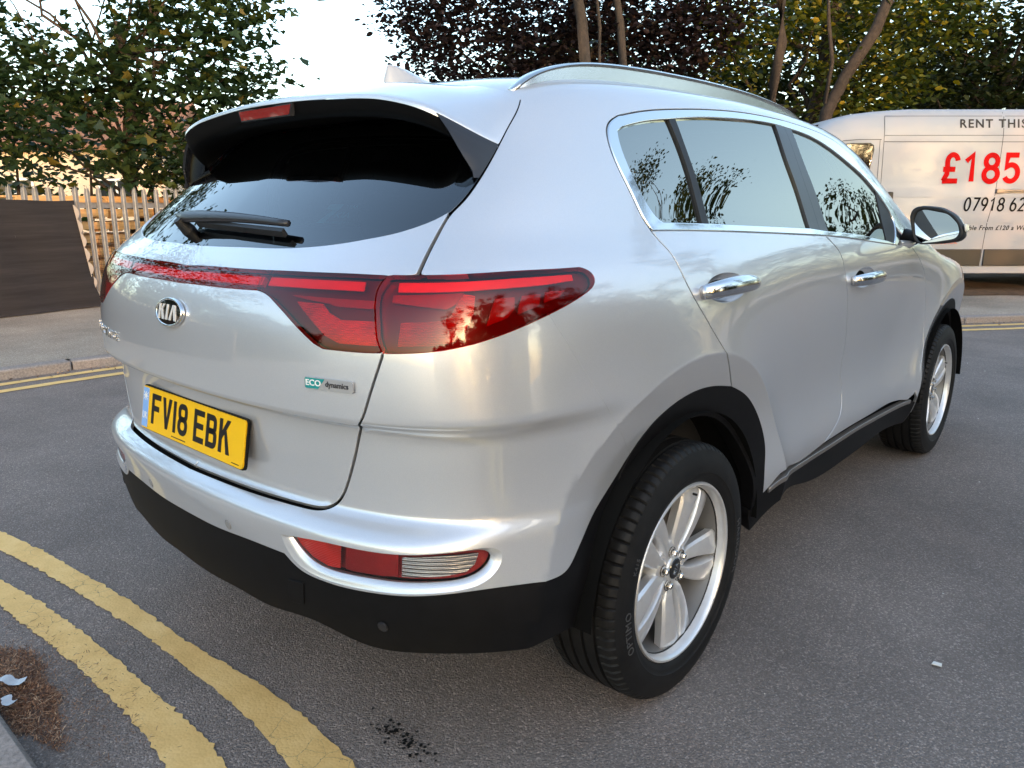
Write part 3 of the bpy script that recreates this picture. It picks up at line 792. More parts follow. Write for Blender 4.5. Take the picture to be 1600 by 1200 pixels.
# dark strip behind the upper shut line
def backing(name, P, w, off, m, both=True):
    Q, N = loop3(P, off); T = np.gradient(Q, axis=0); T /= np.linalg.norm(T, axis=1)[:, None]; Bn = np.cross(N, T)
    A, B = Q+Bn*w, Q-Bn*w; k = len(Q); V = np.concatenate([A, B]); F = [(i, i+1, k+i+1, k+i) for i in range(k-1)]
    o = link(name, mesh_py(name, V, F, True), car, m)
    if both: mirror_obj(o)
    return o
backing('shut_seal', resample(g_up, .02), .022, -.012, M_DARK)
backing('window_seal', resample(jn(SEG['dlo_rear'], SEG['dlo_top'][1:], SEG['dlo_topf'][1:]), .02), .014, -.0075, M_SEAL)
backing('window_seal', resample(SEG['dlo_low'], .02), .012, -.0075, M_SEAL)

# ------------------------------------------------------------------ rear lamps
def lamp_piece(name, poly, m, parent, off, both=True, half=False, depth=.003, step=.012):
    return panel(name, poly, m, parent, both=both, half=half, off=off, depth=depth, step=step)
def bandpoly(a, b, c, d):   # quad band between two st polylines
    return [(a, 0), (jn(a[-1], b[-1]), 0), (b[::-1], 0), (jn(b[0], a[0]), 0)]
li = panel('tail_light', lamp_in, M_LENS, car, both=True, off=.002, depth=.016)
lo_ = panel('tail_light', lamp_out, M_LENS, car, both=True, off=.002, depth=.016)
lb = panel('light_bar', lamp_bar, M_LENS, car, half=True, off=.002, depth=.016)
for side, (a, b) in enumerate(zip(li, lo_)):
    a['label'] = 'inner tail light on the tailgate'; b['label'] = 'outer tail light wrapping round the body corner'
def interior(parents, poly_in, name, m, off, depth=.003):
    V, F, N = panel_arrays([poly_in], off=off, depth=depth, step=.012)  # unseen trees, crowns sized and spaced to block sun and sky glow
    link(name, finish(name, V, F, N), parents[0], m)
    link(name, finish(name, V*[-1, 1, 1], [f[::-1] for f in F], N*[-1, 1, 1]), parents[1], m)
interior(li, lamp_in, 'lamp_housing', M_LAMPDARK, -.020)
interior(lo_, lamp_out, 'lamp_housing', M_LAMPDARK, -.020)
Vb, Fb, Nb = panel_arrays([lamp_bar], off=-.018, half=True); link('lamp_housing', finish('lamp_housing', Vb, Fb, Nb), lb, simple('bar_housing', (.20, .012, .02), .4))
# light guide running through all lamps
tg = SEG['lin_top']; z1, z2 = -.011, -.026
def shift(P, d): return P+np.array([0, d])
gb = [(shift(bar_top, z1), 0), (jn(shift(bar_top, z1)[-1], shift(bar_top, z2)[-1]), 0), (shift(bar_top, z2)[::-1], 0), (jn(shift(bar_top, z2)[0], shift(bar_top, z1)[0]), 0)]
Vb, Fb, Nb = panel_arrays([gb], off=-.004, half=True); link('light_guide', finish('light_guide', Vb, Fb, Nb), lb, M_REDGUIDE)
gi = resample(tg, .02)[1:-1]; gi = gi[gi[:, 0] < SEG['lin_split'][1, 0]-.012]
interior(li, bandpoly(shift(gi, z1), shift(gi, z2), 0, 0), 'light_guide', M_REDGUIDE, -.004)
go = resample(SEG['lout_top'], .02); go = go[(go[:, 0] > .612) & (go[:, 0] < .955)]
w = np.clip((go[:, 0]-.86)/.11, 0, 1)
interior(lo_, bandpoly(go-np.stack([0*w, .011+.0*w], 1), go-np.stack([0*w, .026-.006*w], 1), 0, 0), 'light_guide', M_REDGUIDE, -.004)
# reflectors
def poly_st(pts): return [(np.array([pts[i], pts[(i+1) % len(pts)]], float), 0) for i in range(len(pts))]
for k in ('ri_a', 'ri_b'): interior(li, poly_st(SEG[k]), 'reflector', M_REDREF if k == 'ri_b' else M_REDDULL, -.011)
for k in ('ro_a', 'ro_b', 'ro_c', 'ro_d', 'ro_e'): interior(lo_, poly_st(SEG[k]), 'reflector', M_REDREF if k == 'ro_b' else M_REDDULL, -.011)
# ------------------------------------------------------------------ rear fog lamps set into the bumper
fogP = np.array(outline([(jn(SEG['fog'], SEG['fog'][:1]), 0)]))
def even(poly, n, start):
    k = int(np.argmin(((poly-start)**2).sum(1))); p = np.roll(poly, -k, axis=0); p = np.vstack([p, p[:1]])
    d = np.r_[0, np.cumsum(np.linalg.norm(np.diff(p, axis=0), axis=1))]; q = np.linspace(0, d[-1], n+1)[:-1]
    return np.stack([np.interp(q, d, p[:, 0]), np.interp(q, d, p[:, 1])], 1)
fo = even(fog_hole, 90, SEG['fog_ring'][0]); fi = even(fogP, 90, SEG['fog'][0])
A0, NA = loop3(fo, 0.0); B0, NB = loop3(fi, -.009); C00, _ = loop3(grow(fi, .004), -.022)
V = np.concatenate([A0, A0*.7+B0*.3-NA*.001, B0, C00]); k = 90
F = [(r*k+i, r*k+(i+1) % k, (r+1)*k+(i+1) % k, (r+1)*k+i) for r in range(3) for i in range(k)]
sr = link('fog_lamp_surround', mesh_py('fog_lamp_surround', V, F, True), car, M_PAINT); mirror_obj(sr)
fl = panel('rear_fog_lamp', [(jn(SEG['fog'], SEG['fog'][:1]), -.003)], M_LENSCLEAR, car, both=True, off=-.009, depth=.01, step=.012)
interior(fl, [(jn(SEG['fog'], SEG['fog'][:1]), -.002)], 'lamp_housing', M_FOGRED if 'M_FOGRED' in globals() else M_REDDULL, -.030)
interior(fl, poly_st(SEG['fog_a']), 'reflector', M_REDREF, -.012)
interior(fl, poly_st(SEG['fog_b']), 'reflector', M_REDDULL, -.016)
interior(fl, poly_st(SEG['fog_c']), 'reversing_lamp', M_WHITEREF, -.016)

# ------------------------------------------------------------------ spoiler
lipP = np.array([(0, -.585, 1.523), (.10, -.580, 1.523), (.21, -.568, 1.521), (.34, -.560, 1.513), (.42, -.554, 1.504), (.49, -.545, 1.489), (.535, -.525, 1.472), (.57, -.490, 1.449), (.600, -.445, 1.423)])
corner = skin(*g_up[3]); lipP = np.vstack([lipP, corner[None]])
lx = Spl([(i, q[0]) for i, q in enumerate(lipP)]); ly = Spl([(i, q[1]) for i, q in enumerate(lipP)]); lz = Spl([(i, q[2]) for i, q in enumerate(lipP)])
def lip(u):
    q = u*(len(lipP)-1); return np.stack([lx(q), ly(q), lz(q)], -1)
right_edge = np.array([skin(*resample(g_up[:4], .01)[i]) for i in range(len(resample(g_up[:4], .01)))])   # roof end -> lip corner
rp0 = right_edge[0]
def roof_edge(u):                                                   # roof end of the spoiler, a little above the skin's top
    x = u*rp0[0]; y = -.30+(rp0[1]+.30)*u**3
    O = np.stack([x, y, x*0+.6], -1); D = np.zeros_like(O); D[:, 2] = 1
    q = cast(O, D, .05, 1.4); return q+np.array([0, 0, .002])*(1-u)[:, None]
def right(v):                                                       # v = 0 at the lip
    d = np.r_[0, np.cumsum(np.linalg.norm(np.diff(right_edge, axis=0), axis=1))]; d = 1-d/d[-1]
    return np.stack([np.interp(v, d[::-1], right_edge[::-1, i]) for i in range(3)], -1)
nu, nv = 60, 16
us = np.linspace(0, 1, nu); vs = np.linspace(0, 1, nv)
A, Bt = lip(us), roof_edge(us); L0 = A[0]+(Bt[0]-A[0])*vs[:, None]; L0[:, 2] += .010*np.sin(PI*vs); Rr = right(vs)
G = np.zeros((nv, nu, 3))
for j, v in enumerate(vs):
    for i, u in enumerate(us):
        G[j, i] = (1-v)*A[i]+v*Bt[i]+(1-u)*L0[j]+u*Rr[j]-((1-u)*(1-v)*A[0]+u*(1-v)*A[-1]+(1-u)*v*Bt[0]+u*v*Bt[-1])
        G[j, i, 2] += .012*np.sin(PI*v)*np.sin(PI*min(u*1.0, 1))*(1-u*.2)
def grid_obj(name, G, m, parent, both=True, smooth=True):
    nv, nu = G.shape[:2]; V = G.reshape(-1, 3); F = [(j*nu+i, j*nu+i+1, (j+1)*nu+i+1, (j+1)*nu+i) for j in range(nv-1) for i in range(nu-1)]
    if both:
        n = len(V); rm = np.arange(n)+n; z = np.abs(V[:, 0]) < 1e-6; rm[z] = np.arange(n)[z]
        F = F+[tuple(int(rm[i]) for i in f[::-1]) for f in F]; V = np.concatenate([V, V*[-1, 1, 1]])
    return link(name, mesh_py(name, V, F, smooth), parent, m)
# rounded silver lip: roll over the edge
tl = np.gradient(A, axis=0); 
back = np.array([0, -1.0, -.0])
R1 = A+np.array([0, -.004, -.003]); R2 = A+np.array([0, -.004, -.010])
G[:, 0, 0] = 0; R1[0, 0] = R2[0, 0] = 0
Gs = np.concatenate([R2[None], R1[None], G], 0)
spoiler = grid_obj('spoiler', Gs, M_PAINT, car)
spoiler['label'] = 'silver roof spoiler with black underside over the rear window'
# black rear face and underside, running forward to the glass
def glass_pt(x, z): 
    O = np.array([[x, -.9, z]]); lo, hi = -.95, .2
    for _ in range(30):
        m_ = (lo+hi)/2
        if body_F(np.array([[x, m_, z]]))[0] < 0: hi = m_
        else: lo = m_
    return np.array([x, hi, z])
uu = us[us <= .86]; Au = lip(uu)
K0 = Au+np.array([0, -.0035, -.0105]); K1 = Au+np.array([0, .004, -.030]); K2 = Au+np.array([0, .022, -.046])
K3 = np.array([glass_pt(p[0]*.97, min(p[2]-.042, 1.478)) for p in Au]); K3[:, 1] += .004
for K in (K0, K1, K2, K3): K[0, 0] = 0
under = grid_obj('spoiler_underside', np.stack([K0, K1, K2, K2*.5+K3*.5+np.array([0, 0, .004]), K3]), M_MATTE, spoiler)
# gloss side blades between the spoiler end, the shut line and the glass
e_out = np.array([skin(*q) for q in resample(g_up[3:6], .008)])      # down the shut line from the lip corner
n_e = len(e_out)
top_e = lip(np.linspace(1.0, .70, n_e))                              # back along the lip
inn = np.array([(.556, -.517, 1.452), (.580, -.515, 1.425), (.607, -.510, 1.385), (.628, -.495, 1.345), e_out[-1]+np.array([-.004, -.012, 0])])
tt_ = np.linspace(0, 1, 5); ti = np.linspace(0, 1, n_e)
inn = np.stack([np.interp(ti, tt_, inn[:, i]) for i in range(3)], 1)
inn[0] = top_e[-1]+np.array([0, 0, -.004])
# patch: left side = inner edge, right side = shut line, top = lip
Bl = np.zeros((n_e, n_e, 3))
for j in range(n_e):
    for i in range(n_e):
        f = i/(n_e-1); g = j/(n_e-1)
        a = inn[j]; b = e_out[j]; t0 = top_e[n_e-1-i]+np.array([0, -.001, -.004]); 
        Bl[j, i] = a*(1-f)+b*f + (1-g)*(t0-(inn[0]*(1-f)+e_out[0]*f))
Bl += np.array([.002, -.003, 0])
blade = grid_obj('spoiler_side_blade', Bl, M_BLADE, spoiler, both=False); 
inner = np.stack([inn+np.array([.002, -.003, 0]), inn+np.array([-.006, .002, -.002]), inn+np.array([-.010, .06, -.01])]);
blade_in = grid_obj('spoiler_side_blade', inner, M_GLOSS, spoiler, both=False)
mirror_obj(blade, spoiler); mirror_obj(blade_in, spoiler)
# high brake light
br = MB(); 
cz = 1.497
pts = [(-.118, -.5865, cz+.010), (-.108, -.5865, cz-.012), (.118-.01, -.5865, cz-.012), (.118, -.5865, cz+.010)]
br.prism(pts, None, (0, .012, 0))
brl = br.build('high_brake_light', M_LENSD if 'M_LENSD' in globals() else simple('brake_lens', (.22, .012, .012), .18, coat=.8), car)
ff = MB(); fr = [(-.124, -.5855, cz+.013), (-.111, -.5855, cz-.015), (.111, -.5855, cz-.015), (.124, -.5855, cz+.013)]
ff.prism(fr, None, (0, .012, 0)); ff.build('frame', M_BLADE, brl)

# ------------------------------------------------------------------ aerial fin
def fin():
    sec = []
    for f, zc, w, y0, y1 in ((0, 0, .034, -.205, .010), (.25, .016, .026, -.203, -.030), (.5, .030, .020, -.198, -.075), (.75, .042, .014, -.194, -.115), (.93, .050, .008, -.191, -.152), (1, .052, .003, -.188, -.165)):
        ring_ = []
        for a in np.linspace(0, 2*PI, 20, endpoint=False):
            c, s_ = math.cos(a), math.sin(a); yy = (y0+y1)/2+(y1-y0)/2*c
            taper = 1-.75*max(0, c)**1.5
            ring_.append((w*s_*taper, yy, zc))
        sec.append(ring_)
    V = [p for r in sec for p in r]; n = 20; F = [(j*n+i, j*n+(i+1) % n, (j+1)*n+(i+1) % n, (j+1)*n+i) for j in range(len(sec)-1) for i in range(n)]+[tuple(range((len(sec)-1)*n, len(sec)*n))]
    V = [(x, y, z+1.606+.05*(y+.2)) for x, y, z in V]
    return link('roof_aerial', mesh_py('roof_aerial', V, F, True), car, simple('aerial_paint', (.46, .46, .475), .3, coat=1.0))
fin()

# ------------------------------------------------------------------ roof rails
def rail():
    pth = [(.545, -.285, 0), (.552, -.23, .017), (.556, -.14, .028), (.558, 0, .036), (.560, .3, .038), (.562, .7, .038), (.562, 1.0, .036), (.560, 1.2, .030), (.556, 1.34, .019), (.552, 1.42, .004)]
    P = np.array(pth); q = np.linspace(0, len(P)-1, 80); S = [Spl(list(enumerate(P[:, i]))) for i in range(3)]
    x, y, h = S[0](q), S[1](q), np.maximum(S[2](q), .003)
    O = np.stack([x, y, x*0+.6], -1); D = np.zeros_like(O); D[:, 2] = 1
    zb = cast(O, D, .05, 1.4)[:, 2]-.004
    def loft(sec, name, m, parent):
        V = []; n = len(sec)
        for i in range(len(q)):
            k = min(1, min(i, len(q)-1-i)/10); w = .35+.65*math.sqrt(max(k, 0))
            for dx, dz in sec: V.append((x[i]+dx*w-.004, y[i], zb[i]+h[i]*(1 if dz > 0 else 0)+(dz if dz > 0 else 0)*1.0-(.004 if dz > 0 else 0)))
        F = [(j*n+i, j*n+(i+1) % n, (j+1)*n+(i+1) % n, (j+1)*n+i) for j in range(len(q)-1) for i in range(n)]+[tuple(range(n))[::-1], tuple(range((len(q)-1)*n, len(q)*n))]
        me = mesh_py(name, V, F, True); me.set_sharp_from_angle(angle=R(50)); return link(name, me, parent, m)
    r = loft([(.016, -1), (.014, .0005), (.020, .001), (.021, .005), (.016, .009), (0, .010), (-.016, .008), (-.020, .002), (-.018, -1)], 'roof_rail', M_SATIN, car)
    mirror_obj(r)
rail()
# dark drip channel at the foot of the rail
ch = resample(st3((.59, -.26, 1.55), (.585, .1, 1.60), (.585, .7, 1.615), (.585, 1.2, 1.60), (.59, 1.45, 1.55)), .03)

# ------------------------------------------------------------------ wheels
def tyre_mesh():
    # (axial, radius): axial 0 = wheel centre plane, + = outside
    Rt = .343
    prof = [(-.075, .222), (-.100, .232), (-.111, .262), (-.112, .290), (-.108, .312), (-.100, .328), (-.090, .3375)]
    tr = []
    def groove(a, w): return [(a-w/2-.0006, 0), (a-w/2, 1), (a+w/2, 1), (a+w/2+.0006, 0)]
    for a, w in ((-.055, .009), (-.019, .010), (.019, .010), (.055, .009)): tr += groove(a, w)
    tread = [(-.082, 0), (-.070, 0)]+tr+[(.070, 0), (.082, 0)]
    for a, d in tread:
        rr = Rt-.35*a*a*1.0-(.0075 if d else 0); prof.append((a, rr))
    prof += [(.090, .3375), (.098, .331), (.102, .326), (.1025, .3235), (.107, .312), (.1115, .296), (.113, .280), (.1125, .268), (.110, .2655), (.109, .258), (.104, .247), (.100, .2425), (.0985, .241), (.094, .238), (.085, .232), (.075, .222)]
    N = 480; m = len(prof); pa = np.array(prof)
    V = np.zeros((N, m, 3)); ang = np.linspace(0, 2*PI, N, endpoint=False)
    for k in range(N):
        r = pa[:, 1].copy(); a = pa[:, 0]
        ph = k % 6
        if ph == 0:
            sh = ((np.abs(a) > .062) & (np.abs(a) < .0995) & (r > .329)); r[sh] -= .0065
        mid = (np.abs(a) > .026) & (np.abs(a) < .05)
        V[k, :, 0] = a; V[k, :, 1] = r*math.cos(ang[k]); V[k, :, 2] = r*math.sin(ang[k])
    idx = np.arange(N*m).reshape(N, m); nx = np.roll(idx, -1, axis=0)
    F = np.stack([idx[:, :-1], nx[:, :-1], nx[:, 1:], idx[:, 1:]], -1).reshape(-1, 4)
    me = mesh_np('tyre', V.reshape(-1, 3), F, True)
    bm = bmesh.new(); bm.from_mesh(me); bmesh.ops.recalc_face_normals(bm, faces=bm.faces); bm.to_mesh(me); bm.free()
    me.set_sharp_from_angle(angle=R(38)); me.materials.append(M_RUBBER)
    return me

def polar_text(body, size, r, a0, ax, up=1):
    """raised lettering running round the sidewall"""
    me = text_mesh('sidewall_lettering', body, size, extrude=.0008, res=2, spacing=1.12)
    for v in me.vertices:
        th = a0 - v.co.x/r; rr = r+v.co.y
        x = ax+v.co.z-(rr-r)*.10
        v.co = (x, rr*math.cos(th), rr*math.sin(th))
    return me

def rim_mesh():
    b = MB()
    # barrel and lip: (axial, radius)
    b.lathe([(.098, .2405), (.103, .238), (.103, .233), (.099, .229), (.090, .2265), (.078, .2245)], n=96)
    me1 = b
    # hub
    b.lathe([(.070, .001), (.071, .030), (.069, .0335), (.064, .036), (.062, .060), (.058, .074), (.040, .082), (.02, .085)], n=48)
    for p_ in range(5):
        for sgn in (-1, 1):
            sec = []
            for f in np.linspace(0, 1, 14):
                r = .046+(.2280-.046)*f
                gap = .003+.008*math.sin(PI*min(1, f*1.05)**.8)*(1 if f < .95 else .8)     # slot between the two blades of a pair
                wid = .027+.049*f**1.05                                     # blade width
                inn_, outn = sgn*gap*(.35 if f < .12 else 1), sgn*(gap+wid)
                if f < .12: outn = sgn*(gap+wid)*.9
                ax = .064+.016*math.sin(PI*.5*min(1, f*1.25))
                if f > .9: ax -= .010*((f-.9)/.1)**1.5
                pts_ = [(ax-.034, inn_), (ax-.007, inn_), (ax-.0005, inn_+sgn*.0035), (ax+.001, inn_+sgn*wid*.30), (ax-.0045-.004*f, inn_+sgn*wid*.88), (ax-.012-.004*f, outn), (ax-.036, outn-sgn*.003)]
                sec.append([(a, r, t) for a, t in pts_])
            c, s_ = math.cos(2*PI*p_/5), math.sin(2*PI*p_/5)
            n = 7; V = [(a, r*c-t*s_, r*s_+t*c) for q in sec for a, r, t in q]
            F = [(j*n+i, j*n+(i+1) % n, (j+1)*n+(i+1) % n, (j+1)*n+i) for j in range(13) for i in range(n)]+[tuple(range(n))[::-1], tuple(range(91, 98))]
            b.add(V, F)
    me = b.mesh('rim', angle=32); me.materials.append(M_ALLOY)
    return me
tyre_me, rim_me = tyre_mesh(), rim_mesh()
bar_me = MB().lathe([(.0785, .2247), (.050, .217), (.0, .208), (-.06, .204), (-.09, .225), (-.095, .236)], n=64).mesh('rim_barrel', angle=40); bar_me.materials.append(simple('shaded_barrel_alloy', (.22, .215, .21), .45, metal=.5))  # darker alloy colour paints the shade behind the spokes
txt_a = polar_text('OPTIMO', .030, .285, R(128), .1128); txt_b = polar_text('HANKOOK', .030, .285, R(-66), .1128); txt_c = polar_text('K415', .018, .283, R(94), .1128)
M_LETTER = simple('moulded_rubber', (.060, .060, .062), .45)
cap_me = MB().lathe([(.0745, .001), (.0745, .022), (.073, .027), (.070, .0295), (.066, .030)], n=32).mesh('centre_cap', angle=30); cap_me.materials.append(M_GLOSS)
capt = text_mesh('badge_lettering', 'KIA', .019, extrude=.0006, sx=1.15, res=2)
capt.transform(Matrix(((0, 0, 1, .0752), (1, 0, 0, 0), (0, 1, 0, 0), (0, 0, 0, 1)))); capt.materials.append(M_CHROME)
nut_me = MB().lathe([(.078, .001), (.078, .0065), (.075, .009), (.055, .0095)], n=6).mesh('wheel_nut', angle=30); nut_me.materials.append(M_SATIN)
well_me = MB().lathe([(.048, .001), (.048, .0135), (.0645, .0155)], n=16).mesh('nut_well', angle=30); well_me.materials.append(M_DISC)
valve_me = MB().lathe([(.09, .0005), (.09, .003), (.06, .0035)], n=8, c=(0, .2, .035)).mesh('valve'); valve_me.materials.append(M_SEAL)
disc_me = MB().lathe([(.02, .05), (.02, .150), (.008, .151), (.008, .05)], n=48).mesh('brake_disc', angle=30); disc_me.materials.append(M_DISC)
back_me = MB().lathe([(-.02, .001), (-.02, .205)], n=40).mesh('dust_shield'); back_me.materials.append(M_DARK)
cal_me = MB().box((.012, .0, .125), (.05, .15, .05), bev=.01).mesh('brake_caliper'); cal_me.materials.append(M_DISC)
for me_, m_ in ((txt_a, M_LETTER), (txt_b, M_LETTER), (txt_c, M_LETTER)): me_.materials.append(m_)
def wheel(x, y, rot, left=False):
    w = bpy.data.objects.new('wheel', back_me); COL.objects.link(w); w.parent = car
    w.location = (x, y, HUB_Z); w.rotation_euler = (rot, 0, PI if left else 0)
    for nm, me_ in (('tyre', tyre_me), ('rim', rim_me), ('rim_barrel', bar_me), ('centre_cap', cap_me), ('brake_disc', disc_me), ('brake_caliper', cal_me), ('valve', valve_me), ('sidewall_lettering', txt_a), ('sidewall_lettering', txt_b), ('sidewall_lettering', txt_c), ('badge_lettering', capt)):
        o = link(nm, me_, w)
    for k in range(5):
        o = link('wheel_nut', nut_me, w); a = 2*PI*(k+.5)/5; o.location = (0, .047*math.cos(a), .047*math.sin(a))
        o = link('nut_well', well_me, w); o.location = (.0008, .047*math.cos(a), .047*math.sin(a))
    return w
wx = .800
wheel(wx, 0, R(62)); wheel(wx-.004, WB, R(25)); wheel(-wx, 0, R(10), True); wheel(-wx+.004, WB, R(80), True)
# arch liners and floor
def liner(yc):
    b = MB(); n = 30; V = []; F = []
    for i in range(n+1):
        a = R(-88)+R(176)*i/n
        for xx in (.905, .60): V.append((xx, yc+.425*math.sin(a), HUB_Z+.425*math.cos(a)))
    F = [(2*i, 2*i+2, 2*i+3, 2*i+1) for i in range(n)]
    c = len(V); V.append((.60, yc, HUB_Z)); F += [(2*i+1, 2*i+3, c) for i in range(n)]
    o = link('wheel_arch_liner', mesh_py('wheel_arch_liner', V, F, True), car, M_DARK); mirror_obj(o)
liner(0); liner(WB)
fl_ = MB(); fl_.box((0, 1.3, .37), (1.1, 3.9, .12)); fl_.box((0, -.50, .42), (1.2, .4, .08)); fl_.box((0, 1.33, .34), (1.60, 1.50, .06)); fl_.build('underbody', M_DARK, car)

# ------------------------------------------------------------------ cabin
cab = MB(); cab.box((0, 1.1, .62), (1.5, 3.2, .5)); cab.box((0, -.45, .80), (1.25, .55, .30)); cab.box((0, 1.98, .98), (1.42, .5, .22), bev=.05)
cabin = cab.build('cabin_tub', M_INTERIOR, car)
def seat(x, y, w):
    b = MB(); rt = Matrix.Rotation(R(12), 3, 'X')
    b.box((x, y, 1.02), (w, .16, .62), rot=rt, bev=.05)
    o = b.build('seat_back', M_SEAT, car, angle=40)
    for k in ((-.0,) if w < .7 else (-.35, .35)):
        h = MB(); h.box((x+k, y-.10, 1.385), (.27, .10, .17), rot=rt, bev=.035); h.box((x+k, y-.08, 1.28), (.09, .02, .12), rot=rt)
        h.build('head_rest', M_SEAT, o, angle=40)
seat(0, .25, 1.25); seat(.38, 1.12, .5); seat(-.38, 1.12, .5)
st_ = MB(); pts = [(.38+.18*math.cos(a), 1.66, 1.03+.18*math.sin(a)) for a in np.linspace(0, 2*PI, 25)]
st_.tube(pts, .014, 8, cap=False); st_.box((.38, 1.66, 1.03), (.10, .03, .09), bev=.02); st_.build('steering_wheel', M_INTERIOR, car, angle=40)

# ------------------------------------------------------------------ door handles
def handle(s, t, L):
    P = skin(s, t); N = skin_normal(P[None])[0]; P2 = skin(s+.02, t); X = Vector(P2-P).normalized(); Nn = Vector(N); Z = X.cross(Nn)*-1
    if Z.z < 0: Z = -Z
    o3 = Vector(P)
    # bar
    sec = []; n = 12
    for f in np.linspace(-1, 1, 17):
        h = .0165*math.sqrt(max(0, 1-.72*f**2)) if f < 0 else .0165*math.sqrt(max(0.02, 1-.97*f**4))
        h = .023*(1-.60*max(0, f)**2.0)*(1-.25*max(0, -f)**3); out_ = .034*(1-abs(f)**3.2)+.008; cz = -.004*f*f
        th = .013
        ring_ = []
        for k in range(n):
            a = 2*PI*k/n; ring_.append(o3+X*(f*L/2)+Nn*(out_+th*math.cos(a))+Z*(h*math.sin(a)+cz))
        sec.append(ring_)
    V = [v for r in sec for v in r]; F = [(j*n+i, j*n+(i+1) % n, (j+1)*n+(i+1) % n, (j+1)*n+i) for j in range(16) for i in range(n)]+[tuple(range(n))[::-1], tuple(range(16*n, 17*n))]
    hb = link('door_handle', mesh_py('door_handle', V, F, True), car, M_CHROMEH)
    # the cup pressed into the door behind the bar
    e = np.stack([s+.112*np.cos(np.linspace(0, 2*PI, 48, endpoint=False)), t-.001+.037*np.sin(np.linspace(0, 2*PI, 48, endpoint=False))], 1)
    Vs = []
    for r_, dep in ((1.0, -.001), (.95, -.006), (.75, -.022), (.4, -.030), (.02, -.032)):
        q = (e-[s, t])*r_+[s, t]; Pq, Nq = loop3(q, dep); Vs.append(Pq)
    V = np.concatenate(Vs); m = 48; F = [(j*m+i, j*m+(i+1) % m, (j+1)*m+(i+1) % m, (j+1)*m+i) for j in range(4) for i in range(m)]
    cp = link('handle_cup', mesh_py('handle_cup', V, F, True), car, M_PAINT); mirror_obj(cp); mirror_obj(hb)
    return hb
M_CHROMEH = simple('handle_chrome', (.72, .72, .73), .13, metal=1.0, coat=.4)
handle(1.507, 1.074, .29)
h2 = handle(2.613, 1.024, .30)
# ------------------------------------------------------------------ number plate, badges, lettering
def flat(name, me, parent, m, M):
    me.transform(M); return link(name, me, parent, m)
tilt = .178
plate_c = Vector((0, -.847, .757)); pX = Vector((1, 0, 0)); pY = Vector((0, math.sin(tilt), math.cos(tilt)))
Mp = frame(None, pX, pY, plate_c)
def rrect(w, h, r, n=5):
    return [(sx*(w/2-r)+r*math.cos(a), sy*(h/2-r)+r*math.sin(a), 0) for sx, sy, a0 in ((1, 1, 0), (-1, 1, 90), (-1, -1, 180), (1, -1, 270)) for a in [R(a0+90*k/n) for k in range(n+1)]]
pm = MB().prism(rrect(.520, .111, .009), None, (0, 0, .004)).mesh('number_plate')
plate = flat('number_plate', pm, car, M_YELLOW, Mp); plate['label'] = 'yellow rear number plate reading FV18 EBK'
bk = MB().prism(rrect(.526, .117, .010), None, (0, 0, -.007)).mesh('plate_holder'); flat('plate_holder', bk, plate, M_BLACK, Mp)
bd = MB().prism([(-.258, -.052, .0041), (-.224, -.052, .0041), (-.224, .052, .0041), (-.258, .052, .0041)], None, (0, 0, .0004)).mesh('country_band'); flat('country_band', bd, plate, M_BAND, Mp)
fl2 = MB()
for (x, y, w, h) in ((-.241, .030, .026, .003), (-.241, .030, .003, .022)): fl2.prism([(x-w/2, y-h/2, .0047), (x+w/2, y-h/2, .0047), (x+w/2, y+h/2, .0047), (x-w/2, y+h/2, .0047)], None, (0, 0, .0003))
for s1 in (1, -1): fl2.prism([(-.254, .030-.010*s1-.0015, .00465), (-.254, .030-.010*s1+.0015, .00465), (-.228, .030+.010*s1+.0015, .00465), (-.228, .030+.010*s1-.0015, .00465)], None, (0, 0, .0002))
flat('flag_print', fl2.mesh('flag_print'), plate, M_WHITE, Mp)
uk = text_mesh('country_letters', 'UK', .026, .0003, sx=.8); uk.transform(Matrix.Translation((-.241, -.022, .0046))); flat('country_letters', uk, plate, M_WHITE, Mp)
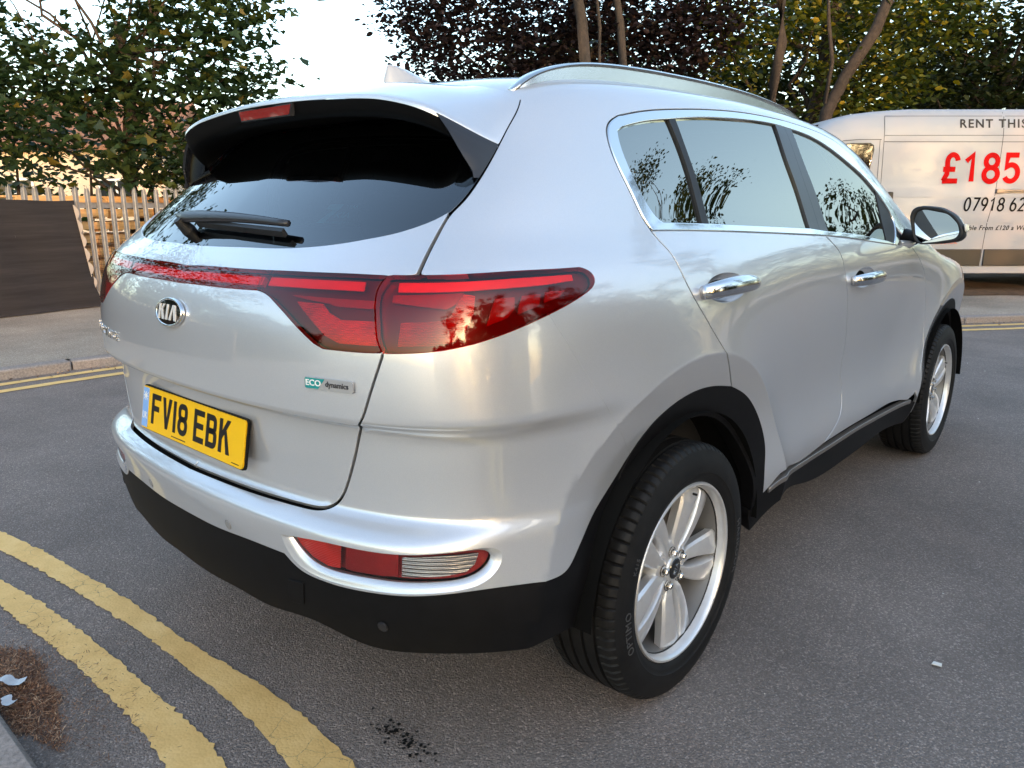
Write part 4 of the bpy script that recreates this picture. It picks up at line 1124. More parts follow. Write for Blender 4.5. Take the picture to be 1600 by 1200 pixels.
# plate characters drawn from strokes: 79 mm high, 50 mm wide, 14 mm stroke
def stroke_char(ch):
    W, H, S = .050, .079, .014; b = MB(); x0, x1, y0, y1 = -W/2, W/2, -H/2, H/2
    def bar(ax, ay, bx, by, s=S):
        a, c = Vector((ax, ay, 0)), Vector((bx, by, 0)); d = (c-a).normalized(); n = Vector((-d.y, d.x, 0))*s/2
        b.prism([a-n, c-n, c+n, a+n], None, (0, 0, .0006))
    def poly(pts): b.prism([(x, y, 0) for x, y in pts], None, (0, 0, .0006))
    def arcbar(cx, cy, rx, ry, a0, a1, n=10):
        A = [(cx+rx*math.cos(R(a0+(a1-a0)*k/n)), cy+ry*math.sin(R(a0+(a1-a0)*k/n))) for k in range(n+1)]
        B = [(cx+(rx-S)*math.cos(R(a0+(a1-a0)*k/n)), cy+(ry-S)*math.sin(R(a0+(a1-a0)*k/n))) for k in range(n+1)]
        for k in range(n): poly([A[k], A[k+1], B[k+1], B[k]])
    def rloop(xa, xb, ya, yb, r):
        for cx, cy, a0 in ((xb-r, yb-r, 0), (xa+r, yb-r, 90), (xa+r, ya+r, 180), (xb-r, ya+r, 270)): arcbar(cx, cy, r, r, a0, a0+90, 6)
        poly([(xa+r, yb-S), (xb-r, yb-S), (xb-r, yb), (xa+r, yb)]); poly([(xa+r, ya), (xb-r, ya), (xb-r, ya+S), (xa+r, ya+S)])
        if yb-ya > 2*r+1e-4:
            poly([(xa, ya+r), (xa+S, ya+r), (xa+S, yb-r), (xa, yb-r)]); poly([(xb-S, ya+r), (xb, ya+r), (xb, yb-r), (xb-S, yb-r)])
    if ch == 'F': bar(x0+S/2, y0, x0+S/2, y1); bar(x0+S, y1-S/2, x1, y1-S/2); bar(x0+S, .002, x1-.008, .002)
    if ch == 'E': bar(x0+S/2, y0, x0+S/2, y1); bar(x0+S, y1-S/2, x1, y1-S/2); bar(x0+S, .001, x1-.004, .001); bar(x0+S, y0+S/2, x1, y0+S/2)
    if ch == 'V': poly([(x0, y1), (x0+S+.001, y1), (.0005, y0+.022), (-.0005, y0), (-.0065, y0)]); poly([(x1, y1), (x1-S-.001, y1), (-.0005, y0+.022), (-.0065, y0), (.0065, y0)])
    if ch == '1': bar(0, y0, 0, y1)
    if ch == '8': rloop(x0+.001, x1-.001, -.006, y1, .019); rloop(x0, x1, y0, .008, .022)
    if ch == 'B':
        bar(x0+S/2, y0, x0+S/2, y1)
        for ya, yb, xe in ((-.006, y1, x1-.002), (y0, .008, x1)):
            r = (yb-ya)/2; rr = min(r, .018)
            poly([(x0+S, yb-S), (xe-rr, yb-S), (xe-rr, yb), (x0+S, yb)]); poly([(x0+S, ya), (xe-rr, ya), (xe-rr, ya+S), (x0+S, ya+S)])
            arcbar(xe-rr, yb-rr, rr, rr, 0, 90, 6); arcbar(xe-rr, ya+rr, rr, rr, 270, 360, 6)
            if yb-ya > 2*rr+1e-4: poly([(xe-S, ya+rr), (xe, ya+rr), (xe, yb-rr), (xe-S, yb-rr)])
    if ch == 'K':
        bar(x0+S/2, y0, x0+S/2, y1)
        poly([(x0+S, -.008), (x0+S, .012), (x1-.016, y1), (x1, y1)]); poly([(x0+S+.010, .006), (x0+S+.019, .015), (x1+.001, y0), (x1-.015, y0)])
    return b.mesh('plate_character')
cx_ = -.2165+.0135
for ch in 'FV18 EBK':
    if ch == ' ': cx_ += .022; continue
    w = .014 if ch == '1' else .050
    me = stroke_char(ch); me.transform(Matrix.Translation((cx_+w/2, .003, .0043))); flat('plate_character', me, plate, M_INK, Mp); cx_ += w+.011
me = text_mesh('plate_small_print', 'MOTOR PLATES  24', .0075, .0002, res=1); me.transform(Matrix.Translation((-.05, -.047, .0043))); 
flat('plate_small_print', MB().prism([(-.085, -.049, .0043), (-.010, -.049, .0043), (-.010, -.0465, .0043), (-.085, -.0465, .0043)], None, (0, 0, .0002)).mesh('plate_small_print'), plate, M_INK, Mp)
flat('plate_small_print', MB().prism([(.212, -.0495, .0043), (.245, -.0495, .0043), (.245, -.0475, .0043), (.212, -.0475, .0043)], None, (0, 0, .0002)).mesh('plate_small_print'), plate, M_INK, Mp)

# oval badge
bP = skin(0.0, 1.031); bN = Vector(skin_normal(bP[None])[0]); bY = Vector(skin(0, 1.06)-skin(0, 1.0))
Mb = frame(None, (1, 0, 0), bY, Vector(bP)+bN*.001)
def oval(a, b, z, n=48): return [(a*math.cos(2*PI*k/n), b*math.sin(2*PI*k/n), z) for k in range(n)]
def oval_stack(rows, name, m, parent, n=48, cap=True):
    V = [p for a, b, z in rows for p in oval(a, b, z, n)]; F = [(j*n+i, j*n+(i+1) % n, (j+1)*n+(i+1) % n, (j+1)*n+i) for j in range(len(rows)-1) for i in range(n)]
    if cap: F.append(tuple(range((len(rows)-1)*n, len(rows)*n)))
    me = mesh_py(name, V, F, True); me.transform(Mb); return link(name, me, parent, m)
badge = oval_stack([(.0660, .0345, 0), (.0660, .0345, .006), (.0645, .0330, .0085), (.0615, .0300, .0085), (.0600, .0288, .0070)], 'badge', M_CHROME, car, cap=False)
badge['label'] = 'black oval badge with chrome rim and letters'
oval_stack([(.0605, .0292, .0068), (.04, .019, .0085), (.01, .005, .0092)], 'badge_field', M_GLOSS, badge)
def kia():
    b = MB(); d = (0, 0, .0022)
    def q(pts): b.prism([(x, y, .0082) for x, y in pts], None, d)
    w = .0082
    q([(-.045, -.018), (-.045+w, -.018), (-.045+w+.002, .018), (-.045+.002, .018)])
    q([(-.0352, -.001), (-.030, .0015), (-.014, .018), (-.023, .018)]); q([(-.031, .001), (-.026, .007), (-.0135, -.018), (-.0235, -.018)])
    q([(-.006, -.018), (.0025, -.018), (.0035, .018), (-.005, .018)])
    q([(.010, -.018), (.0185, -.018), (.0275, .013), (.0305, .018), (.0235, .018)]); q([(.0305, .018), (.0265, .013), (.036, -.018), (.0455, -.018), (.0345, .018)])
    return b.mesh('badge_lettering')
me = kia(); me.transform(Mb); link('badge_lettering', me, badge, simple('badge_silver', (.78, .78, .78), .25, metal=.25))

# engine badge, lower right of the tailgate
eP = skin(.5135, .937); eN = Vector(skin_normal(eP[None])[0]); eX = Vector(skin(.55, .937)-skin(.475, .937))
Me = frame(None, eX, (0, 0, 1), Vector(eP)+eN*.0005)
eb = MB().prism(rrect(.118, .0235, .005), None, (0, 0, .004)).mesh('eco_badge'); eco = flat('eco_badge', eb, car, simple('eco_silver', (.40, .41, .43), .35, metal=.3), Me)
flat('badge_field', MB().prism([(-.057, -.0085, .0041), (-.057, .0085, .0041), (-.055, .0105, .0041), (-.008, .0105, .0041), (-.0255, -.0105, .0041), (-.055, -.0105, .0041)], None, (0, 0, .0006)).mesh('badge_field'), eco, M_TEAL, Me)
me = text_mesh('badge_lettering', 'ECO', .0165, .0004, offset=.0004, sx=1.15); me.transform(Matrix.Translation((-.0365, .0005, .0048))); flat('badge_lettering', me, eco, M_WHITE, Me)
me = text_mesh('badge_lettering', 'dynamics', .0155, .0005, offset=.0003, sx=.98); me.transform(Matrix.Translation((.021, .0008, .0046))); flat('badge_lettering', me, eco, M_GREYTXT, Me)

# model name on the left of the tailgate
for k, ch in enumerate('SPORTAGE'):
    s_ = .575-.033*k
    P = skin(s_, .932)*[-1, 1, 1]; N = Vector(skin_normal(skin(s_, .932)[None])[0]*[-1, 1, 1]); Xd = Vector(skin(s_-.02, .932)*[-1, 1, 1])-Vector(skin(s_+.02, .932)*[-1, 1, 1])
    me = text_mesh('model_lettering', ch, .033, .0012, offset=.0006, sx=.95, res=2); flat('model_lettering', me, car, M_SATIN, frame(None, Xd, (0, 0, 1), Vector(P)+N*.002))

# sticker inside the rear glass
M_STICK = simple('sticker_teal', (.18, .75, .75), .5); M_STICKD = simple('sticker_dark', (.02, .04, .05), .5)
sO = skin(.385, 1.282); sN = Vector(skin_normal(sO[None])[0]); sX = Vector(skin(.43, 1.282)-skin(.34, 1.282))
Ms = frame(None, sX, Vector(skin(.385, 1.31)-skin(.385, 1.25)), Vector(sO)-sN*.012)
stk = flat('window_sticker', MB().prism([(-.055, -.038, 0), (.050, -.038, 0), (.062, .034, 0), (-.030, .034, 0)], None, (0, 0, .0006)).mesh('window_sticker'), car, M_STICKD, Ms)
flat('sticker_print', MB().prism([(-.036, .030, .001), (.004, .030, .001), (.002, .018, .001), (-.018, -.028, .001), (-.040, -.028, .001), (-.016, .014, .001), (-.038, .014, .001)], None, (0, 0, .0004)).mesh('sticker_print'), stk, M_STICK, Ms)
me = text_mesh('sticker_print', 'KIA', .024, .0002, sx=1.2, res=2); me.transform(Matrix.Translation((.022, -.004, .001))); flat('sticker_print', me, stk, M_STICK, Ms)
me = text_mesh('sticker_print', 'YEAR', .012, .0002, sx=1.2, res=2); me.transform(Matrix.Translation((.034, .022, .001))); flat('sticker_print', me, stk, M_STICK, Ms)
me = text_mesh('sticker_print', 'WARRANTY', .010, .0002, sx=1.2, res=2); me.transform(Matrix.Translation((.012, -.026, .001))); flat('sticker_print', me, stk, M_STICK, Ms)

# ------------------------------------------------------------------ rear wiper
def wiper():
    a = np.linspace(0, 1, 15); sec = []; n = 10
    s0, t0 = -.175, 1.228; s1, t1 = .305, 1.222
    def pt(s, t):
        P = skin(abs(s), t); N = skin_normal(P[None])[0]
        if s < 0: P = P*[-1, 1, 1]; N = N*[-1, 1, 1]
        return Vector(P), Vector(N)
    for f in a:
        s = s0+(s1-s0)*f; t = t0+(t1-t0)*f+.006*math.sin(PI*f)
        P, N = pt(s, t); h = .021*(1-.62*f)*(math.sqrt(min(1, f*9+.12))); th = .011*(1-.35*f)
        Zd = (Vector((0, 0, 1))-N*N.z).normalized()
        sec.append([P+N*(.027-.006*f+th*math.cos(q))+Zd*(h*math.sin(q)+.004) for q in np.linspace(0, 2*PI, n, endpoint=False)])
    V = [v for r in sec for v in r]; F = [(j*n+i, j*n+(i+1) % n, (j+1)*n+(i+1) % n, (j+1)*n+i) for j in range(14) for i in range(n)]+[tuple(range(n))[::-1], tuple(range(140, 150))]
    w = link('rear_wiper', mesh_py('rear_wiper', V, F, True), car, M_BLADE)
    # blade carrier, rubber and pivot
    V = []; 
    for f in np.linspace(0, 1, 14):
        s = -.085+(.302+.085)*f; t = 1.226-.016*f; P, N = pt(s, t); Zd = (Vector((0, 0, 1))-N*N.z).normalized()
        V += [P+N*.004-Zd*.006, P+N*.020-Zd*.004, P+N*.020+Zd*.006, P+N*.004+Zd*.004]
    F = [(j*4+i, j*4+(i+1) % 4, (j+1)*4+(i+1) % 4, (j+1)*4+i) for j in range(13) for i in range(4)]+[(3, 2, 1, 0), (52, 53, 54, 55)]
    link('wiper_blade', mesh_py('wiper_blade', V, F), w, M_SEAL)
    P, N = pt(-.150, 1.218); b = MB(); b.tube([P-N*.004, P+N*.034], [.018, .012], 14); b.build('wiper_pivot', M_SEAL, w, angle=40)
wiper()

# ------------------------------------------------------------------ sensors, tow cover, side reflectors
def disc_on(s, t, r, m, name, off=.0006, parent=None, mir=True):
    P = skin(s, t); N = Vector(skin_normal(P[None])[0]); X = N.cross(Vector((0, 0, 1))).normalized(); Y = N.cross(X)
    V = []; n = 20; O = Vector(P)
    for rr, z in ((1.12, .0), (1.12, off), (1.0, off), (.97, off*.4), (.9, off*.4), (.86, off+.0006), (.01, off+.001)):
        V += [O+(X*math.cos(2*PI*k/n)+Y*math.sin(2*PI*k/n))*r*rr+N*z for k in range(n)]
    F = [(j*n+i, j*n+(i+1) % n, (j+1)*n+(i+1) % n, (j+1)*n+i) for j in range(6) for i in range(n)]
    o = link(name, mesh_py(name, V, F), parent or car, m)
    if mir: mirror_obj(o)
    return o
M_SENS = simple('sensor_ring', (.22, .225, .235), .4)
disc_on(.202, .561, .011, M_SENS, 'parking_sensor', .0005)
disc_on(.589, .434, .011, M_BLADE, 'parking_sensor', .0008)
tw = panel('tow_cover', poly_st(SEG['tow']), M_BLACK, car, off=.0012, depth=.003, step=.02)

# ------------------------------------------------------------------ door mirrors
MY = 1.815
gl = np.array([(.8494, 1.2206), (.8619, 1.2552), (.8873, 1.2605), (.9762, 1.2436), (1.016, 1.2062), (1.0276, 1.1675), (1.0136, 1.1464), (.9385, 1.1314), (.8824, 1.1246), (.8617, 1.1537)])
hs = np.array([(.833, 1.231), (.840, 1.263), (.871, 1.274), (.950, 1.266), (1.003, 1.237), (1.032, 1.196), (1.044, 1.163), (1.033, 1.139), (.966, 1.127), (.877, 1.122), (.859, 1.135)])
def smooth_loop(P, n):
    Q = np.vstack([P, P[:1]]); d = np.r_[0, np.cumsum(np.linalg.norm(np.diff(Q, axis=0), axis=1))]; q = np.linspace(0, d[-1], n+1)[:-1]
    L = np.stack([np.interp(q, d, Q[:, i]) for i in range(2)], 1)
    for _ in range(3): L = L*.5+(np.roll(L, 1, axis=0)+np.roll(L, -1, axis=0))*.25
    return L
def mpos(L, y): L = L.copy(); L[:, 0] += .040; return np.stack([L[:, 0], np.full(len(L), y)+(L[:, 0]-.98)*-.10, L[:, 1]], 1)
hL = smooth_loop(hs, 60); gL = smooth_loop(gl, 60); hc = hL.mean(0)
rows = [mpos(hL*.965+hc*.035, MY+.006), mpos(hL*.99+hc*.01, MY), mpos(hL, MY+.006)]
body_rows = [mpos(hL, MY+.006)]+[mpos(hc+(hL-hc)*f, MY+y) for f, y in ((1.03, .03), (1.01, .07), (.93, .11), (.75, .145), (.45, .165), (.05, .172))]
def rows_obj(rows, name, m, parent):
    V = np.concatenate(rows); k = len(rows[0]); F = [(j*k+i, j*k+(i+1) % k, (j+1)*k+(i+1) % k, (j+1)*k+i) for j in range(len(rows)-1) for i in range(k)]
    return link(name, mesh_py(name, V, F, True), parent, m)
mb_ = rows_obj(body_rows, 'door_mirror', M_PAINT, car)
ca = rows_obj([mpos(gL*.99+hc*.01, MY+.012), mpos(gL*1.0, MY+.001), mpos(hL*.985+hc*.015, MY-.004), mpos(hL*1.004-hc*.004, MY+.004), mpos(hc+(hL-hc)*1.035, MY+.022), mpos(hc+(hL-hc)*1.040, MY+.036)], 'mirror_bezel', M_SEAL, mb_)
gv = mpos(gL, MY+.006); mg = link('mirror_glass', mesh_py('mirror_glass', np.vstack([gv, gv.mean(0, keepdims=True)+[0, -.0015, 0]]), [(i, (i+1) % 60, 60) for i in range(60)], True), mb_, M_MIRROR)
rp = MB(); q0 = mpos(hL, MY+.02); 
ind = rows_obj([mpos(hc+(hL-hc)*1.035, MY+.022)[6:22], mpos(hc+(hL-hc)*1.04, MY+.045)[6:22]], 'indicator', simple('indicator_lens', (.75, .68, .6), .2, coat=1), mb_) if False else None
rep = MB(); rep.box((1.084, MY+.02, 1.190), (.008, .05, .030), rot=Matrix.Rotation(R(-14), 3, 'Y'), bev=.003); rep.build('indicator', simple('indicator_lens', (.75, .70, .62), .2, coat=1), mb_, angle=40)
arm = MB()
arm.tube([(.845, MY+.07, 1.150), (.88, MY+.06, 1.150), (.92, MY+.05, 1.158)], [.034, .026, .030], 12); arm.build('mirror_arm', M_SEAL, mb_, angle=50)
for o in [mb_]:
    c = mirror_obj(o); 
    for ch in list(o.children): mirror_obj(ch, c)
ar2 = MB(); ar2.tube([(.862, MY-.06, 1.127), (.880, MY+.03, 1.118), (.872, MY+.12, 1.120)], [.012, .016, .010], 10); f_ = ar2.build('mirror_foot', M_PAINT, car, angle=50); mirror_obj(f_)

# added strip painting the highlight along the top edge of the sill
st_l = jn(SEG['sill_top'][0]*.3+SEG['sill_top'][1]*.7, SEG['sill_top'][1:])
panel('sill_highlight', [(st_l+np.array([0, .004]), 0), (jn(st_l[-1]+np.array([0, .004]), st_l[-1]-np.array([0, .010])), 0), (st_l[::-1]-np.array([0, .010]), 0), (jn(st_l[0]-np.array([0, .010]), st_l[0]+np.array([0, .004])), 0)], simple('sill_highlight', (.30, .28, .27), .3, metal=.7), car, both=True, off=.004, depth=.02, step=.03, rnd=.002)
# ------------------------------------------------------------------ ground materials
def asphalt(name, lo, hi, scale=1.0, rough=.85):
    m, nt, b = mat(name)
    tc = node(nt, 'ShaderNodeTexCoord')
    v = node(nt, 'ShaderNodeTexVoronoi'); v.inputs['Scale'].default_value = 230*scale; nt.links.new(tc.outputs['Object'], v.inputs['Vector'])
    v2 = node(nt, 'ShaderNodeTexVoronoi'); v2.inputs['Scale'].default_value = 130*scale; nt.links.new(tc.outputs['Object'], v2.inputs['Vector'])
    n = noise(nt, .9, 6, .65, tc.outputs['Object']); n2 = noise(nt, 60, 4, .7, tc.outputs['Object'])
    g = node(nt, 'ShaderNodeSeparateColor'); nt.links.new(v.outputs['Color'], g.inputs[0])
    r = ramp(nt, g.outputs[0], [(0, lo), (.62, tuple((a+c)/2*.9 for a, c in zip(lo, hi))), (.88, hi), (1, tuple(c*1.45 for c in hi))])
    pr = ramp(nt, n.outputs[0], [(.28, (.70,)*3), (.72, (1.25,)*3)])
    mx = node(nt, 'ShaderNodeMix', data_type='RGBA', blend_type='MULTIPLY'); mx.inputs[0].default_value = 1
    nt.links.new(r.outputs[0], mx.inputs[6]); nt.links.new(pr.outputs[0], mx.inputs[7])
    nt.links.new(mx.outputs[2], b.inputs['Base Color'])
    ad = node(nt, 'ShaderNodeMath', operation='ADD'); nt.links.new(v.outputs['Distance'], ad.inputs[0]); nt.links.new(v2.outputs['Distance'], ad.inputs[1])
    ad2 = node(nt, 'ShaderNodeMath', operation='MULTIPLY_ADD'); nt.links.new(n2.outputs[0], ad2.inputs[0]); ad2.inputs[1].default_value = .6; nt.links.new(ad.outputs[0], ad2.inputs[2])
    bu = bump(nt, b, ad2.outputs[0], .75, .004); bu.invert = True
    b.inputs['Roughness'].default_value = rough; b.inputs['Specular IOR Level'].default_value = .35
    return m
M_ROAD = asphalt('road_asphalt', (.168, .142, .127), (.275, .231, .206))
M_PATH = asphalt('path_asphalt', (.27, .225, .18), (.42, .36, .295), .8)
M_SOIL = simple('soil', (.085, .055, .033), .95, var=.5, vscale=3.5, bmp=.8, bscale=25, bdist=.03)
M_GRASS = simple('dry_grass', (.06, .065, .02), .95, var=.5, vscale=2.0, bmp=.8, bscale=40, bdist=.03)
M_KERB = simple('kerb_stone', (.27, .235, .215), .8, var=.35, vscale=70, bmp=.5, bscale=160, bdist=.004)
def paint_yellow():
    m, nt, b = mat('road_paint')
    tc = node(nt, 'ShaderNodeTexCoord')
    n1 = noise(nt, 7, 8, .7, tc.outputs['Object']); n2 = noise(nt, 60, 5, .7, tc.outputs['Object'])
    v = node(nt, 'ShaderNodeTexVoronoi', feature='DISTANCE_TO_EDGE'); v.inputs['Scale'].default_value = 16
    dv = node(nt, 'ShaderNodeVectorMath', operation='ADD'); nt.links.new(tc.outputs['Object'], dv.inputs[0])
    sc = node(nt, 'ShaderNodeVectorMath', operation='SCALE'); sc.inputs['Scale'].default_value = .05; nt.links.new(n1.outputs['Color'], sc.inputs[0]); nt.links.new(sc.outputs[0], dv.inputs[1])
    nt.links.new(dv.outputs[0], v.inputs['Vector'])
    base = ramp(nt, n1.outputs[0], [(.3, (.64, .40, .135)), (.5, (.75, .49, .18)), (.72, (.83, .575, .24))])
    cr = ramp(nt, v.outputs['Distance'], [(.0, (0, 0, 0)), (.012, (1, 1, 1))])
    w = ramp(nt, n2.outputs[0], [(.27, (0, 0, 0)), (.34, (1, 1, 1))])
    n3 = noise(nt, 3.1, 3, .5, tc.outputs['Object']); cm = ramp(nt, n3.outputs[0], [(.54, (1, 1, 1)), (.66, (0, 0, 0))])
    mxc = node(nt, 'ShaderNodeMath', operation='MAXIMUM'); nt.links.new(cr.outputs[0], mxc.inputs[0]); nt.links.new(cm.outputs[0], mxc.inputs[1])
    mul = node(nt, 'ShaderNodeMath', operation='MULTIPLY'); nt.links.new(mxc.outputs[0], mul.inputs[0]); nt.links.new(w.outputs[0], mul.inputs[1])
    mx = node(nt, 'ShaderNodeMix', data_type='RGBA'); nt.links.new(mul.outputs[0], mx.inputs[0]); mx.inputs[6].default_value = (.07, .062, .055, 1); nt.links.new(base.outputs[0], mx.inputs[7])
    nt.links.new(mx.outputs[2], b.inputs['Base Color']); b.inputs['Roughness'].default_value = .8
    v2 = node(nt, 'ShaderNodeTexVoronoi'); v2.inputs['Scale'].default_value = 120; nt.links.new(tc.outputs['Object'], v2.inputs['Vector'])
    bump(nt, b, v2.outputs['Distance'], .45, .002).invert = True
    return m
M_YLINE = paint_yellow()

# ------------------------------------------------------------------ road, kerbs, pavements
road = MB().add([(-260, -260, 0), (260, -260, 0), (260, 260, 0), (-260, 260, 0)], [(0, 1, 2, 3)]).build('road', M_ROAD); road['kind'] = 'structure'

def dense(P, step):
    P = np.array(P, float); d = np.r_[0, np.cumsum(np.linalg.norm(np.diff(P, axis=0), axis=1))]
    sx, sy = Spl(list(zip(d, P[:, 0]))), Spl(list(zip(d, P[:, 1]))); q = np.linspace(0, d[-1], max(2, int(d[-1]/step)+1))
    return np.stack([sx(q), sy(q)], 1)
def offs(P, o):
    t = np.gradient(P, axis=0); t /= np.linalg.norm(t, axis=1)[:, None]
    return P+np.stack([-t[:, 1], t[:, 0]], 1)*o
def sheet(name, A, B, z, m, jit=0.0, parent=None):
    k = len(A); A = A.copy(); B = B.copy()
    if jit: A += nrng.normal(0, jit, A.shape); B += nrng.normal(0, jit, B.shape)
    V = [(x, y, z) for x, y in A]+[(x, y, z) for x, y in B]; F = [(i, i+1, k+i+1, k+i) for i in range(k-1)]
    me = mesh_py(name, V, F); bm = bmesh.new(); bm.from_mesh(me); bmesh.ops.recalc_face_normals(bm, faces=bm.faces)
    if bm.faces[:][0].normal.z < 0: bmesh.ops.reverse_faces(bm, faces=bm.faces)
    bm.to_mesh(me); bm.free()
    o = link(name, me, parent, m); return o
# double yellow lines in front of the camera, beside the near kerb
L1u = [(-9.0, -2.55), (-5.2, -1.66), (-3.2, -1.23), (-1.649, -.911), (-1.309, -.858), (-.973, -.824), (-.679, -.794), (-.386, -.784), (-.147, -.766), (.057, -.748), (.261, -.746), (.464, -.76), (1.4, -.80), (4, -1.1)]
L1l = [(-9.0, -2.65), (-5.2, -1.75), (-3.2, -1.32), (-1.448, -.965), (-1.164, -.921), (-.806, -.884), (-.523, -.858), (-.249, -.847), (-.008, -.84), (.227, -.849), (.372, -.867), (1.4, -.90), (4, -1.2)]
L2u = [(-9.0, -2.75), (-5.2, -1.84), (-3.2, -1.42), (-1.186, -1.035), (-.898, -.995), (-.564, -.968), (-.282, -.957), (-.026, -.951), (.127, -.949), (.264, -.962), (1.4, -1.0), (4, -1.3)]
L2l = [(-9.0, -2.84), (-5.2, -1.93), (-3.2, -1.51), (-.975, -1.091), (-.751, -1.073), (-.546, -1.057), (-.344, -1.047), (-.165, -1.043), (.018, -1.045), (.155, -1.057), (1.4, -1.1), (4, -1.4)]
def two(Pa, Pb, n=900):
    A, B = dense(Pa, .02), dense(Pb, .02)
    def even_(P): d = np.r_[0, np.cumsum(np.linalg.norm(np.diff(P, axis=0), axis=1))]; q = np.linspace(0, d[-1], n); return np.stack([np.interp(q, d, P[:, 0]), np.interp(q, d, P[:, 1])], 1)
    return even_(A), even_(B)
for k, (u, l) in enumerate(((L1u, L1l), (L2u, L2l))):
    A, B = two(u, l); o = sheet('road_marking', A, B, .004, M_YLINE, .0028); o['kind'] = 'structure'
# far kerb, with its own pair of lines
FK = dense([(-4.30, -22), (-4.62, -8), (-4.72, -2), (-4.765, -.08), (-4.74, .72), (-4.45, 2.1), (-3.55, 3.75), (-2.2, 5.3), (-.95, 6.75), (.025, 7.95), (.50, 8.58), (2.5, 11.2), (7, 16.5), (14, 24)], .15)
for a, b_ in ((-.12, -.215), (-.36, -.455)):
    o = sheet('road_marking', offs(FK, a), offs(FK, b_), .004, M_YLINE, .004); o['kind'] = 'structure'
# far pavement
KH = .075
far_out = offs(FK, 9.0)
pv = sheet('pavement', offs(FK, .14), offs(FK, 30.0)[:], KH-.004, M_PATH); pv['kind'] = 'structure'
def kerb_run(P, w, h, length, parent, side=1):
    """stones laid end to end along the line, open joints between"""
    d = np.r_[0, np.cumsum(np.linalg.norm(np.diff(P, axis=0), axis=1))]; n = int(d[-1]/length)
    at = lambda q: np.array([np.interp(q, d, P[:, 0]), np.interp(q, d, P[:, 1])])
    for k in range(n):
        a, b_ = at(k*length+.006), at((k+1)*length-.006); t = (b_-a); L = np.linalg.norm(t); t /= L; nn = np.array([-t[1], t[0]])*side
        c = (a+b_)/2+nn*w/2
        m_ = MB(); rot = Matrix.Rotation(math.atan2(t[1], t[0])+rng.uniform(-.006, .006), 3, 'Z')
        m_.box((c[0], c[1], h/2-.05+rng.uniform(-.004, .003)), (L, w, h+.1), rot=rot, bev=.012)
        m_.build('kerb_stone', M_KERB, parent, angle=40)
sel = (FK[:, 1] > -6) & (FK[:, 1] < 13)
kerb_run(FK[sel], .145, KH, .91, pv, 1)
# near pavement behind and below the camera
NK = dense([(-16, -4.9), (-9, -3.08), (-5.2, -2.18), (-3.2, -1.74), (-1.2, -1.335), (-.277, -1.268), (.03, -1.262), (1.4, -1.32), (4, -1.62), (9, -2.9)], .12)
npv = sheet('near_pavement', offs(NK, -.15), offs(NK, -7), .056, M_PATH); npv['kind'] = 'structure'
kerb_run(NK[(NK[:, 0] > -4) & (NK[:, 0] < 5)], .15, .06, .91, npv, -1)
# dirt below the van and verge behind it
# site frame: the verge, the van and the trees stand square to this axis
SITE_Y = np.array([math.sin(-.7252), math.cos(-.7252)]); SITE_X = np.array([math.cos(-.7252), -math.sin(-.7252)])
SITE_O = np.array([1.7563, -1.6461])
def place(u, d): q = SITE_O+SITE_X*u+SITE_Y*d; return float(q[0]), float(q[1])
soil_poly = [place(-1, 10.35), place(6.4, 10.35), place(9.5, 10.2), place(30, 9), place(40, 40), place(-14, 40), place(-12, 15)]
nu_, nd_ = 60, 26; V = []; F = []
for j in range(nd_):
    for i in range(nu_):
        u = -6+36*i/(nu_-1); d = 10.38+(30*(j/(nd_-1))**1.6); x, y = place(u, d+.05*math.sin(u*3.1)+.04*math.sin(u*7.7))
        zz = KH+.005+.16*(1-math.exp(-(j/(nd_-1))*14))*(.7+.3*math.sin(u*1.3+1)) + .02*math.sin(u*5+d*3)*(j > 0)
        V.append((x, y, zz))
F = [(j*nu_+i, j*nu_+i+1, (j+1)*nu_+i+1, (j+1)*nu_+i) for j in range(nd_-1) for i in range(nu_-1)]
sb = link('earth_verge', mesh_py('earth_verge', V, F, True), None, M_SOIL); sb['kind'] = 'structure'
# grass beyond the fence on the left
gp = MB().add([(-8.35, -25, KH+.006), (-8.6, 12, KH+.006), (-40, 30, KH+.006), (-40, -25, KH+.006)], [(0, 1, 2, 3)]).build('verge', M_GRASS); gp['kind'] = 'structure'

# oil stain and small litter
M_STAIN = simple('oil_stain', (.006, .006, .006), .5)
for (cx, cy, n_, sp) in ((.50, -.632, 110, .034),):
    b = MB()
    for k in range(n_):
        x, y = cx+rng.gauss(0, sp*1.6), cy+rng.gauss(0, sp*.55); r = rng.uniform(.0012, .0058); m_ = 7
        ph = rng.random()*6; b.add([(x+r*rng.uniform(.6, 1.2)*math.cos(ph+2*PI*i/m_), y+r*rng.uniform(.6, 1.2)*math.sin(ph+2*PI*i/m_), .004+k*.00005) for i in range(m_)], [tuple(range(m_))])
    o = b.build('oil_stain', M_STAIN); o['kind'] = 'structure'
ch = MB().prism([(-.012, -.008, 0), (.013, -.006, .001), (.011, .007, .002), (-.010, .009, 0)], None, (0, 0, .003)).build('paper_scrap', simple('paper', (.75, .74, .70), .7)); ch.location = (1.401, .575, .005)
tag(ch, 'tiny white scrap lying alone on the asphalt right of the rear wheel', 'litter')
